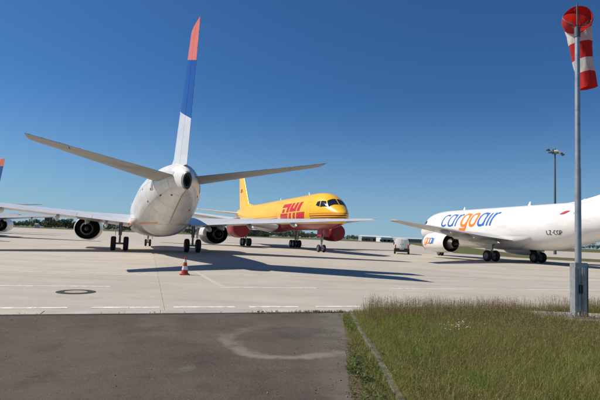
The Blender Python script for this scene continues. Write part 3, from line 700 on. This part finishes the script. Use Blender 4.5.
# profile loft along y (0 = rear)
secs = [(0.0, .78, .38, 1.70, .60), (.06, .84, .30, 1.80, .64), (.5, .88, .28, 1.86, .68), (2.2, .89, .28, 1.85, .70), (2.75, .89, .28, 1.80, .66), (3.35, .88, .28, 1.18, .80), (4.1, .84, .30, 1.02, .74), (4.3, .72, .38, .85, .62)]
vv, vf = [], []
for y, hw, zb, zt, ht in secs:
    half = [(0, zb), (hw * .8, zb), (hw, zb + .12), (hw, min(1.02, zt - .06)), (ht + .02, zt - .08), (ht - .12, zt), (0, zt + .02)]
    ring = [(x, y, z) for x, z in half] + [(-x, y, z) for x, z in half[-2:0:-1]]
    vv += ring
n = 12
for k in range(len(secs) - 1): vf += [(k * n + i, k * n + (i + 1) % n, (k + 1) * n + (i + 1) % n, (k + 1) * n + i) for i in range(n)]
vf += [tuple(range(n)), tuple(range(len(vv) - n, len(vv)))]
mk('body', vv, vf, VWHITE, van, True, angle=35)
for sd in (-1, 1):
    mk('rear_window', [(sd * .08, -.012 + .03, 1.58), (sd * .54, .03, 1.56), (sd * .66, .02, 1.10), (sd * .08, -.006, 1.10)], [(0, 1, 2, 3)], GLASS, van)
    mk('tail_lamp', *box(sd * .73 - .07, sd * .73 + .07, -.03, .03, .72, 1.08), LAMPRED, van)
    mk('side_window', [(sd * .882, 2.25, 1.08), (sd * .882, 3.05, 1.08), (sd * .74, 2.62, 1.66), (sd * .74, 2.25, 1.66)], [(0, 1, 2, 3)], GLASS, van)
    mk('wing_mirror', *box(sd * .92 - .09, sd * .92 + .09, 2.95, 3.05, 1.05, 1.25), PLAST, van)
    for y in (.75, 3.45):
        wo = wheel(.32, .2, van, (sd * .80, y, .32)); wo.rotation_euler = (0, 0, R(90))
bevel(mk('rear_bumper', *box(-.88, .88, -.10, .14, .26, .68), PLAST, van), .04)
mk('number_plate', *box(-.26, .26, -.13, -.102, .55, .66), PLATE, van)
mk('door_gap', *box(-.012, .012, -.008, .01, .81, 1.70), PLAST, van)
mk('roof_rail', *join(tube((-.55, .5, 1.90), (-.55, 2.4, 1.89), .02), tube((.55, .5, 1.90), (.55, 2.4, 1.89), .02)), PLAST, van)

# marker post further out
mp_ = gnd(427, 249.5)
post = thing('marker_post', 'thin dark marker post on a flat foot beyond the right-hand jet nose', 'post', (mp_[0], mp_[1], 0))
mk('pole', *tube((0, 0, .1), (0, 0, 1.3), .07, .06), MASTG, post, True); mk('foot', *lathe([(.0, .45), (.1, .42), (.14, .1), (.14, .01)], 16, 'z'), RUBBER, post)

# ------------------------------------------------------------------ windsock
px_, py_ = 6.05, 10.32
wsk = thing('windsock', 'limp red and white striped windsock on a tall galvanised pole', 'windsock', (px_, py_, .06))
ZT = at_y(577, 6, py_)[2] - .06
mk('pole', *join(tube((0, 0, .12), (0, 0, 3.2), .066, .063, 20), tube((0, 0, 3.2), (0, 0, ZT - .55), .056, .05, 20)), GALV, wsk, True)
for sd in (-1, 1):
    x = sd * .098
    ch = join(box(x - .028, x + .028, -.10, -.09, 0, 1.12), box(x + sd * .020, x + sd * .028, -.09, .09, 0, 1.12), box(x - .028, x + .028, .09, .10, 0, 1.12))
    mk('hinge_channel', *ch, GALV, wsk)
mk('cap_plate', *box(-.13, .13, -.12, -.102, 1.05, 1.15), GALV, wsk)
mk('backing_channel', *box(.128, .168, -.08, .10, 0, 1.10), MASTG, wsk)
mk('latch', *box(-.03, .03, -.128, -.078, .50, .68), PLAST, wsk)
mk('base_plate', *box(-.25, .28, -.2, .2, -.012, .012), GALV, wsk)
for bx_ in (-.21, .25):
    for by_ in (-.15, .15): mk('bolt', *tube((bx_, by_, .012), (bx_, by_, .05), .018, n=6), STEEL, wsk)
mk('swivel', *join(tube((0, 0, ZT - .72), (0, 0, ZT - .50), .062, n=16), tube((0, 0, ZT - .55), (.0, .30, ZT - .38), .018)), MASTG, wsk, True)
mk('pivot_rod', *tube((0, 0, ZT - .6), (0, 0, ZT + .06), .016), MASTG, wsk, True)
REDF = mat('sock_red_fabric', (.62, .022, .018), .8, noise=(6, (.45, .015, .015), .4, .7)); WHTF = mat('sock_white_fabric', (.78, .75, .72), .8, noise=(6, (.62, .58, .55), .4, .7))
for m in (REDF, WHTF):                                      # thin cloth lets some light through
    t = m.node_tree; b = t.nodes['Principled BSDF']; tr = t.nodes.new('ShaderNodeBsdfTranslucent'); mx = t.nodes.new('ShaderNodeMixShader'); mx.inputs[0].default_value = .35
    tr.inputs[0].default_value = (.7, .03, .02, 1) if m is REDF else (.8, .76, .72, 1)
    t.links.new(b.outputs[0], mx.inputs[1]); t.links.new(tr.outputs[0], mx.inputs[2]); t.links.new(mx.outputs[0], t.nodes['Material Output'].inputs[0])
# centre line from picture directions at the sock's own depth (just behind the pole)
base = np.array([px_, py_, .06])
cl = [at_y(577, 19, py_ + 0.17) - base, at_y(577.3, 22, py_ + 0.31) - base, at_y(578.5, 31, py_ + 0.43) - base, at_y(580.5, 44, py_ + 0.43) - base, at_y(583, 58, py_ + 0.42) - base, at_y(585.5, 72, py_ + 0.41) - base, at_y(588.3, 88, py_ + 0.40) - base]
def cr_spl(P, u):
    n = len(P) - 1; x = u * n; i = min(int(x), n - 1); t = x - i
    p0, p1_, p2, p3 = P[max(i - 1, 0)], P[i], P[i + 1], P[min(i + 2, n)]
    return .5 * ((2 * p1_) + (-p0 + p2) * t + (2 * p0 - 5 * p1_ + 4 * p2 - p3) * t * t + (-p0 + 3 * p1_ - 3 * p2 + p3) * t**3)
NS, NR = 60, 40
def sockpt(u, a):
    c = cr_spl(cl, u); d = cr_spl(cl, min(u + .01, 1)) - cr_spl(cl, max(u - .01, 0)); d /= np.linalg.norm(d)
    if u < .02: d = np.array([0.05, .78, -.62]); d /= np.linalg.norm(d)
    sx = np.cross(d, [0, 0, 1.]); sx = sx / np.linalg.norm(sx) if np.linalg.norm(sx) > .2 else np.array([1., 0, 0])
    sx = np.array([1., 0, 0]) - d * d[0]; sx /= np.linalg.norm(sx); sy = np.cross(sx, d)
    r = np.interp(u, [0, .12, .3, .6, 1], [.30, .315, .275, .225, .185])
    wr = 1 + .05 * min(u * 4, 1) * math.sin(3 * a + 9 * u) + .035 * math.sin(7 * a - 14 * u) * min(u * 4, 1) + .02 * math.sin(11 * a + 31 * u) * min(u * 4, 1)
    fl = 1 - .28 * min(u * 2.2, 1) * (.5 + .5 * math.sin(a * 1 + 1.0))
    return c + (sx * math.cos(a) + sy * math.sin(a) * fl) * r * wr
bands = [(0, .29, REDF), (.29, .50, WHTF), (.50, .69, REDF), (.69, .845, WHTF), (.845, 1, REDF)]
for u0, u1, m in bands:
    k = 14; v = [sockpt(u0 + (u1 - u0) * i / k, 2 * math.pi * j / NR) for i in range(k + 1) for j in range(NR)]
    mk('sock_segment', v, [(i * NR + j, i * NR + (j + 1) % NR, (i + 1) * NR + (j + 1) % NR, (i + 1) * NR + j) for i in range(k) for j in range(NR)], m, wsk, True)
rp = [sockpt(0, 2 * math.pi * j / 40) for j in range(40)]
mk('hoop', *join(*[tube(rp[j], rp[(j + 1) % 40], .012, n=6, cap=False) for j in range(40)]), MASTG, wsk, True)
top = np.array([0, 0, ZT - .02]); low = np.array([0, 0, ZT - .58])
mk('hoop_stay', *join(*[tube(tuple(p_), tuple(rp[j]), .008, n=6) for p_, j in ((top, 10), (top, 30), (low, 0), (low, 20), (low, 30))]), MASTG, wsk, True)
ft = mk('footing', *box(-.95, 1.15, -.42, .75, -.16, 0), CONC); ft.location = (px_, py_, .05); bevel(ft, .02); tag(ft, 'low square concrete footing under the windsock pole', 'footing')

# ------------------------------------------------------------------ floodlight mast
D_ = 105.; tp = at_y(555, 151, D_)
mast = thing('floodlight_mast', 'tall dark floodlight mast rising behind the right-hand jet', 'light mast', (tp[0], D_, 0))
mk('pole', *tube((0, 0, 0), (0, 0, tp[2]), .32, .14, 12), MASTG, mast, True)
mk('head_frame', *join(box(-1.5, 1.5, -.08, .08, tp[2] - .55, tp[2] - .35), box(-.08, .08, -1.2, 1.2, tp[2] - .55, tp[2] - .35), tube((0, 0, tp[2] - .9), (0, 0, tp[2] + .5), .2, n=10)), MASTG, mast)
for x, y, z in ((-1.75, -.2, .15), (-1.0, -.7, -.35), (-.35, -1.1, -.2), (.5, -.9, -.4), (1.2, -.5, -.6), (1.8, .1, -.75), (-.9, .9, .3), (.4, 1.1, .4)):
    fl = mk('floodlight', *box(-.36, .36, -.18, .18, -.2, .2), LGREY if y < -.8 else MASTG, mast); fl.location = (x, y, tp[2] + z); fl.rotation_euler = (R(-50), 0, math.atan2(x, -y)); bevel(fl, .04, 1)

# ------------------------------------------------------------------ far buildings and wall
def building(name, label, px0, px1, D, h, m, roofm, win=None, depth=20, z0=0):
    a = ray(px0, 235); b = ray(px1, 235); x0, x1 = a[0] / a[1] * D, b[0] / b[1] * D; cx = (x0 + x1) / 2; hw = (x1 - x0) / 2
    t = thing(name, label, 'building', (cx, D, 0))
    mk('wall', *box(-hw, hw, 0, depth, -.5, h), m, t)
    mk('roof', [(-hw - .3, -.3, h + .01), (hw + .3, -.3, h + .01), (hw + .3, depth + .3, h + .01), (-hw - .3, depth + .3, h + .01), (-hw - .3, depth / 2, h + max(.4, depth * .05)), (hw + .3, depth / 2, h + max(.4, depth * .05))], [(0, 1, 5, 4), (2, 3, 4, 5), (0, 4, 3), (1, 2, 5), (0, 1, 2, 3)], roofm, t)
    if win:
        nx, nz, ww, wh, zs = win
        for i in range(nx):
            for j in range(nz):
                x = -hw + (i + .5) * 2 * hw / nx; z = zs + j * (h - zs) / nz
                mk('window', *box(x - ww / 2, x + ww / 2, -.06, .02, z, z + wh), GLASS, t)
    return t
WALLW = mat('white_cladding', (.66, .67, .66), .6); WALLG = mat('grey_cladding', (.36, .38, .40), .6); WALLD = mat('dark_facade', (.07, .08, .10), .6); ROOFG = mat('pale_roof', (.55, .56, .56), .6); WALLB = mat('beige_facade', (.40, .36, .30), .8)
building('hangar', 'long low pale grey hangar right of the yellow jet nose', 362, 382, 520, 5.0, WALLG, ROOFG, (5, 1, 5, 2.6, .5), 30)
building('hangar', 'bright white hangar on the horizon left of the small van', 381, 393, 480, 4.6, WALLW, ROOFG, (3, 1, 6, 2.2, .3), 30)
building('terminal', 'long grey terminal building on the horizon behind the van', 396, 428, 700, 5.6, WALLG, ROOFG, (12, 1, 4, 1.6, 2), 30)
building('tower_block', 'dark office tower above the trees on the far left', 43.3, 47.0, 800, 17.5, WALLD, WALLD, (4, 5, 1.0, 1.6, 2), 14)
building('office', 'dark low block above the trees left of the middle jet engine', 67, 77, 780, 9.5, WALLD, WALLG, (8, 3, 1.4, 1.6, 1.5), 16)
building('hut', 'small white hut at the far edge of the apron on the left', 33.7, 36.3, 420, 3.4, WALLW, ROOFG, (2, 1, .7, .9, 1.2), 4)
building('warehouse', 'dark warehouse between the trees behind the middle jet', 246, 268, 640, 8.5, WALLD, WALLG, (7, 2, 2, 1.6, 1.5), 25)
# ------------------------------------------------------------------ distant treeline: leaf clumps
def leafy(name, items, m, kind):
    """items: (x, y, h, r). trunk + clumps of leaf-sized faces filling an uneven crown"""
    C = []; U = []
    for x, y, h, r in items:
        k = int(7 + rng.integers(0, 5)); cc = np.column_stack([rng.normal(x, r * .55, k), rng.normal(y, r * .5, k), h * rng.uniform(.28, .86, k)])
        cr2 = r * rng.uniform(.28, .55, k)
        for c, q in zip(cc, cr2):
            n = 46; d = rng.normal(size=(n, 3)); d /= np.linalg.norm(d, axis=1)[:, None]
            C.append(c + d * (q * rng.uniform(.55, 1.05, n))[:, None] * [1, 1, .8]); U.append(np.full(n, q * .24))
    C = np.concatenate(C); U = np.concatenate(U); C[:, 2] = np.maximum(C[:, 2], .2); n = len(C)
    a = rng.normal(size=(n, 3)); a /= np.linalg.norm(a, axis=1)[:, None]; b = np.cross(a, rng.normal(size=(n, 3))); b /= np.linalg.norm(b, axis=1)[:, None]
    a *= U[:, None]; b *= (U * .7)[:, None]
    V = np.stack([C - a, C + b, C + a, C - b], 1).reshape(-1, 3)
    o = raw(name, V, np.arange(4 * n).reshape(-1, 4), m, kind=kind); return o
LEAF = mat('far_foliage', (.05, .07, .03), .8, island=[(0, (.045, .066, .030)), (.45, (.070, .094, .040)), (.8, (.10, .115, .05)), (1, (.125, .13, .065))])
items = []
def wood(p0, p1, D, h0, h1, step):
    x = p0
    while x < p1:
        d = D + rng.uniform(-40, 60); v = ray(x, 235); h = rng.uniform(h0, h1)
        items.append((v[0] / v[1] * d, d, h, h * rng.uniform(.38, .6))); x += step * rng.uniform(.6, 1.4)
wood(-60, 30, 620, 6, 10, 3.4); wood(30, 62, 640, 8, 13, 3.0); wood(50, 66, 600, 11, 15, 4); wood(62, 140, 620, 8, 13, 3.0)
wood(140, 320, 640, 7, 12, 3.0); wood(300, 362, 900, 7, 10, 2.6); wood(355, 470, 1300, 7, 11, 1.8); wood(460, 760, 1000, 8, 12, 3.0); wood(-300, -60, 650, 8, 14, 6)
wood(-80, 330, 600, 4.5, 7, 2.2); wood(330, 480, 1250, 5, 7.5, 1.6)
tl = leafy('distant_treeline', items, LEAF, 'stuff'); tl['label'] = 'dark green belt of trees along the horizon'; tl['category'] = 'trees'

# ------------------------------------------------------------------ kerb and grass
kerb = thing('kerb', 'row of weathered grey kerb stones along the grass edge', 'kerb', (0, 0, 0))
kx = lambda y: 1.035 + .022 * (y - 4.7) + .012 * math.sin(y * 1.3)
edge_x = lambda y: min(.97, .56 + .082 * (y - 4.6))
KST = mat('kerb_stone', (.17, .15, .125), .9, noise=(9, (.07, .062, .045), .38, .62), bump=(70, .5, .01), var=.12)
ks = None; y = 1.0
while y < 9.0:
    L_k = .98
    if ks is None: o = mk('kerb_stone', *box(-.042, .042, 0, .965, -.12, .035), KST); ks = o.data
    else: o = bpy.data.objects.new('kerb_stone', ks); scene.collection.objects.link(o)
    bevel(o, .014, 2); o.parent = kerb; o.location = (kx(y), y, rng.normal() * .008); o.rotation_euler = (rng.normal() * .006, rng.normal() * .03, math.atan2(-(kx(y + .98) - kx(y)), .98) + rng.normal() * .01); y += L_k
soil = surface('soil_under_grass', (.085, .066, .036), (.12, .092, .05), 3, 1, 40, (30, .8, .02))
sheet('grass_verge', [(1.0, -2, .0), (1.0, 9.85, .0), ap(1.05, -.03, 0.0)[:2] + (0.0,), ap(30, -.03, 0.0), (34, -2, .0)], soil)

vs = [(1.02, 9.7, -.003)] + [(edge_x(yy) + .018 * math.sin(yy * 7) + .012 * math.sin(yy * 17), yy, -.003) for yy in np.arange(9.6, -2, -.12)] + [(1.02, -2, -.003)]
sheet('verge_soil', vs, soil)
def hnoise(x, y, s, seed=0):
    r_ = np.random.default_rng(seed); out = np.zeros_like(x)
    for k in range(6):
        a = r_.uniform(0, 6.28); f_ = s * r_.uniform(.6, 1.7); out += np.sin(f_ * (x * math.cos(a) + y * math.sin(a)) + r_.uniform(0, 6.28))
    return out / 6
def scatter(n, x0, x1, y0, y1, dens=None):
    x = rng.uniform(x0, x1, n); y = rng.uniform(y0, y1, n)
    b = (x - O0[0]) * E2[0] + (y - O0[1]) * E2[1]
    k = (b < -.06 - .06 * rng.random(n)) & (x > 1.07 + .022 * (y - 4.7))
    k &= ~((x > px_ - .95) & (x < px_ + 1.15) & (y > py_ - .40) & (y < py_ + .75))
    k &= ~((x > px_ - .8) & (x < px_ + 1.1) & (y > py_ - .95) & (y < py_) & (rng.random(n) < .82))
    if dens is not None: k &= rng.random(n) < dens(x, y)
    return x[k], y[k]
def blades(name, x, y, h, wd, lean, m, seg=3, label=None):
    n = len(x); th = rng.uniform(0, 2 * math.pi, n); ph = rng.uniform(0, 2 * math.pi, n); ln = lean * rng.uniform(.2, 1, n) * h
    ts = np.linspace(0, 1, seg + 1); V = np.zeros((n, 2 * seg + 1, 3), np.float32)
    for i, t in enumerate(ts):
        cx = x + np.cos(ph) * ln * t**2; cy = y + np.sin(ph) * ln * t**2; cz = h * t * (1 - .18 * lean * t)
        ww = wd * (1 - t**1.6) * .5
        if i < seg:
            V[:, 2 * i] = np.stack([cx - np.cos(th) * ww, cy - np.sin(th) * ww, cz], 1); V[:, 2 * i + 1] = np.stack([cx + np.cos(th) * ww, cy + np.sin(th) * ww, cz], 1)
        else: V[:, 2 * seg] = np.stack([cx, cy, cz], 1)
    fs = []
    for i in range(seg - 1): fs += [(2 * i, 2 * i + 1, 2 * i + 3), (2 * i, 2 * i + 3, 2 * i + 2)]
    fs.append((2 * seg - 2, 2 * seg - 1, 2 * seg))
    off = (np.arange(n) * (2 * seg + 1))[:, None, None]
    return raw(name, V.reshape(-1, 3), (np.array(fs)[None] + off).reshape(-1, 3), m, kind='stuff')
GRASS = mat('grass_blade', (.07, .1, .02), .6, island=[(0, (.10, .15, .014)), (.4, (.19, .25, .03)), (.70, (.30, .33, .06)), (.86, (.46, .38, .14)), (1, (.58, .47, .23))])
SEEDM = mat('grass_seed_head', (.13, .085, .06), .8, island=[(0, (.14, .090, .050)), (.5, (.24, .165, .085)), (.85, (.33, .25, .12)), (1, (.42, .34, .18))])
def translucent(m, amount):
    t = m.node_tree; b = t.nodes['Principled BSDF']; tr = t.nodes.new('ShaderNodeBsdfTranslucent'); mx = t.nodes.new('ShaderNodeMixShader'); mx.inputs[0].default_value = amount
    t.links.new(b.inputs['Base Color'].links[0].from_socket, tr.inputs[0]); t.links.new(b.outputs[0], mx.inputs[1]); t.links.new(tr.outputs[0], mx.inputs[2]); t.links.new(mx.outputs[0], t.nodes['Material Output'].inputs[0])
def patchy(m, col, sc, lo, hi, amt):
    t = m.node_tree; b = t.nodes['Principled BSDF']; N, L = t.nodes.new, t.links.new; g = N('ShaderNodeNewGeometry'); n = N('ShaderNodeTexNoise'); n.inputs['Scale'].default_value = sc; n.inputs['Detail'].default_value = 4
    L(g.outputs['Position'], n.inputs['Vector']); r = N('ShaderNodeMapRange'); r.inputs[1].default_value = lo; r.inputs[2].default_value = hi; r.inputs[4].default_value = amt; L(n.outputs[0], r.inputs[0])
    x = N('ShaderNodeMix'); x.data_type = 'RGBA'; L(r.outputs[0], x.inputs[0]); L(b.inputs['Base Color'].links[0].from_socket, x.inputs[6]); x.inputs[7].default_value = (*col, 1); L(x.outputs[2], b.inputs['Base Color'])
patchy(GRASS, (.36, .27, .115), .9, .44, .64, .6); patchy(GRASS, (.19, .34, .03), 1.4, .50, .68, .6)
translucent(GRASS, .5); translucent(SEEDM, .4)
LEAFM = mat('weed_leaf', (.07, .13, .02), .55, island=[(0, (.060, .095, .014)), (.5, (.10, .15, .024)), (.85, (.17, .18, .045)), (1, (.27, .22, .09))])
translucent(LEAFM, .4)
FLOWM = mat('flower_petal', (.7, .7, .66), .7)
hgt = lambda x, y: .215 + .07 * hnoise(x, y, 1.6, 3) + .07 * hnoise(x, y, 5, 4) + .04 * hnoise(x, y, 13, 5)
x, y = scatter(300000, 1.0, 9.5, 3.0, 13.0); x2, y2 = scatter(60000, 1.0, 22, -1.5, 17.0)
x, y = np.concatenate([x, x2]), np.concatenate([y, y2])
edge = np.clip((x - 1.1) / .5, .45, 1)
h = np.clip(hgt(x, y), .07, .4) * rng.uniform(.45, 1.25, len(x)) * edge
g1 = blades('tall_grass', x, y, h, rng.uniform(.0022, .005, len(x)), .8, GRASS, 3); g1['label'] = 'tall uncut grass in front of the apron'; g1['category'] = 'grass'
x, y = scatter(34000, 1.1, 9.5, 3.0, 13.0, lambda x, y: np.clip(.35 + .75 * hnoise(x, y, 1.1, 9) + .06 * (y - 6), .06, 1)); x2, y2 = scatter(9000, 9.5, 22, -1, 17); x3, y3 = scatter(24000, 1.3, 12, 8.6, 13.6)
x, y = np.concatenate([x, x2, x3]), np.concatenate([y, y2, y3]); n = len(x)
h = np.clip(hgt(x, y) + .10, .14, .48) * rng.uniform(.7, 1.25, n) * np.clip((x - 1.02) / .5, .4, 1)
# stalks with feathery heads: stalk = thin blade, head = crossed narrow diamonds with side branches
ph = rng.uniform(0, 2 * math.pi, n); ln = .16 * h; tx, ty = x + np.cos(ph) * ln, y + np.sin(ph) * ln
V = []; Fq = []; wv = .0011
q = rng.uniform(0, math.pi, n); ax = np.stack([np.cos(q), np.sin(q), 0 * q], 1)
B0 = np.stack([x, y, 0 * x], 1); T0 = np.stack([tx, ty, h], 1); d = T0 - B0
A = B0 + d * .0; Mid = B0 + d * .72
Vs = np.stack([A - ax * wv, A + ax * wv, Mid + ax * wv, Mid - ax * wv], 1)
heads = []
for k in range(5):
    t0 = .68 + .065 * k; c = B0 + d * t0; qq = rng.uniform(0, 2 * math.pi, n); s_ = (.026 - .0035 * k) * rng.uniform(.6, 1.2, n)
    out = np.stack([np.cos(qq) * .55, np.sin(qq) * .55, np.full(n, .9)], 1) * s_[:, None] * (h / .3)[:, None]
    sd_ = np.stack([-np.sin(qq), np.cos(qq), 0 * qq], 1) * (.0032 * rng.uniform(.6, 1.3, n))[:, None]
    heads.append(np.stack([c, c + out * .45 + sd_, c + out, c + out * .45 - sd_], 1))
allq = np.concatenate([Vs] + heads).reshape(-1, 3)
g2 = raw('grass_seed_heads', allq, np.arange(len(allq)).reshape(-1, 4), SEEDM, kind='stuff'); g2['label'] = 'reddish brown seed heads standing above the tall grass'; g2['category'] = 'grass'
# broad-leaved weeds: rosettes of leaves
def weeds(name, spots, label, sc=1.):
    V = []; 
    for (x, y, s) in spots:
        for k in range(int(rng.integers(7, 15))):
            a = rng.uniform(0, 2 * math.pi); L_ = s * rng.uniform(.5, 1.1); up = rng.uniform(.35, 1.1); w_ = L_ * rng.uniform(.16, .3); zb = rng.uniform(0, .5) * s
            dx, dy = math.cos(a), math.sin(a); p0 = np.array([x, y, zb]); p1_ = p0 + np.array([dx * .5, dy * .5, up * .7]) * L_; p2 = p0 + np.array([dx, dy, up * .75]) * L_; sdv = np.array([-dy, dx, 0]) * w_ / 2
            V.append([p0, p1_ + sdv, p2, p1_ - sdv])
    V = np.array(V).reshape(-1, 3); o = raw(name, V, np.arange(len(V)).reshape(-1, 4), LEAFM, kind='stuff'); o['label'] = label; o['category'] = 'weeds'
sp_ = []
for _ in range(1900):
    yy = 1.5 + 8.2 * rng.random(); xx = kx(yy) - .05 - (kx(yy) - .05 - edge_x(yy)) * rng.random() ** 1.1 * 1.05
    if rng.random() < .5 + .4 * math.sin(yy * 2.3) + (.35 if yy < 6 else 0): sp_.append((xx, yy, rng.uniform(.012, .05) * (1.4 if yy < 6.2 else 1)))
weeds('kerb_weeds', sp_, 'low green weeds growing along the kerb')
sp_ = []
x, y = scatter(4200, 1.1, 9, 3.4, 12, lambda x, y: np.clip(.25 + 1.2 * hnoise(x, y, 1.3, 12) - .05 * (y - 6), 0.02, 1))
for a, b in zip(x, y): sp_.append((a, b, rng.uniform(.03, .085)))
for _ in range(60): sp_.append((3.95 + rng.normal(0, .12), 9.35 + rng.normal(0, .12), rng.uniform(.06, .13)))
weeds('meadow_weeds', sp_, 'broad leaved weeds scattered through the tall grass')
sp_ = []
for xx in np.concatenate([rng.uniform(255, 350, 130), rng.uniform(290, 345, 80), rng.uniform(0, 255, 16)]):
    g = gnd(xx, 311.5); a = to_ap(g[0], g[1])[0]; p = ap(a, -.02 + rng.normal() * .015); sp_.append((p[0], p[1], rng.uniform(.012, .045)))
weeds('crack_weeds', sp_, 'small weeds in the crack between asphalt and concrete edge')
yk = rng.uniform(1.5, 9.7, 4200)
x, y = scatter(20000, 1.02, 1.6, 2, 9.9); x = 1.0 + .022 * (y - 4.7) + abs(x - 1.06) ** 1.3 * .8
blades('kerb_grass', np.concatenate([x, yk * .022 + .87 - abs(rng.normal(0, .10, 4200))]), np.concatenate([y, yk]), rng.uniform(.03, .13, len(x) + 4200), rng.uniform(.0025, .005, len(x) + 4200), 1.0, GRASS)['label'] = 'short grass tufts creeping over the kerb'
# grit and small stones lying on the asphalt
V, Fc = [], []
for _ in range(900):
    x = rng.uniform(-6, .8); y = rng.uniform(3.2, 9.4)
    if rng.random() < .5: x = .75 - abs(rng.normal(0, .35))
    if (np.array([x, y]) - O0) @ E2 > -.05: continue
    r_ = rng.uniform(.003, .009) * (1.6 if rng.random() < .06 else 1); b = len(V)
    for dx, dy, dz in ((1, 0, .3), (0, 1, .4), (-1, 0, .3), (0, -1, .4), (0, 0, 1.1), (0, 0, -.3)): V.append((x + dx * r_ * rng.uniform(.6, 1.2), y + dy * r_ * rng.uniform(.6, 1.2), -.008 + dz * r_))
    Fc += [(b, b + 1, b + 4), (b + 1, b + 2, b + 4), (b + 2, b + 3, b + 4), (b + 3, b, b + 4), (b + 1, b, b + 5), (b + 2, b + 1, b + 5), (b + 3, b + 2, b + 5), (b, b + 3, b + 5)]
o = raw('loose_grit', V, Fc, mat('grit_stone', (.2, .18, .15), .9, island=[(0, (.07, .06, .05)), (.5, (.2, .175, .145)), (1, (.42, .38, .33))]), kind='stuff'); o['label'] = 'loose grit and small stones on the asphalt'; o['category'] = 'grit'
# white flower clusters
V = []
for cx, cy, k in [(*gnd(462, 329, .15)[:2], 46), (*gnd(452, 331, .15)[:2], 20)]:
    for _ in range(k):
        c = np.array([cx + rng.normal(0, .13), cy + rng.normal(0, .10), rng.uniform(.16, .27)]); a = rng.normal(size=3) * [1, 1, .5]; a /= np.linalg.norm(a); b = np.cross(a, [0, 0, 1.]); b /= np.linalg.norm(b); s = rng.uniform(.006, .011)
        V.append([c - a * s, c + b * s, c + a * s, c - b * s])
V = np.array(V).reshape(-1, 3); o = raw('meadow_flowers', V, np.arange(len(V)).reshape(-1, 4), FLOWM, kind='stuff'); o['label'] = 'small white flowers in the tall grass'; o['category'] = 'flowers'
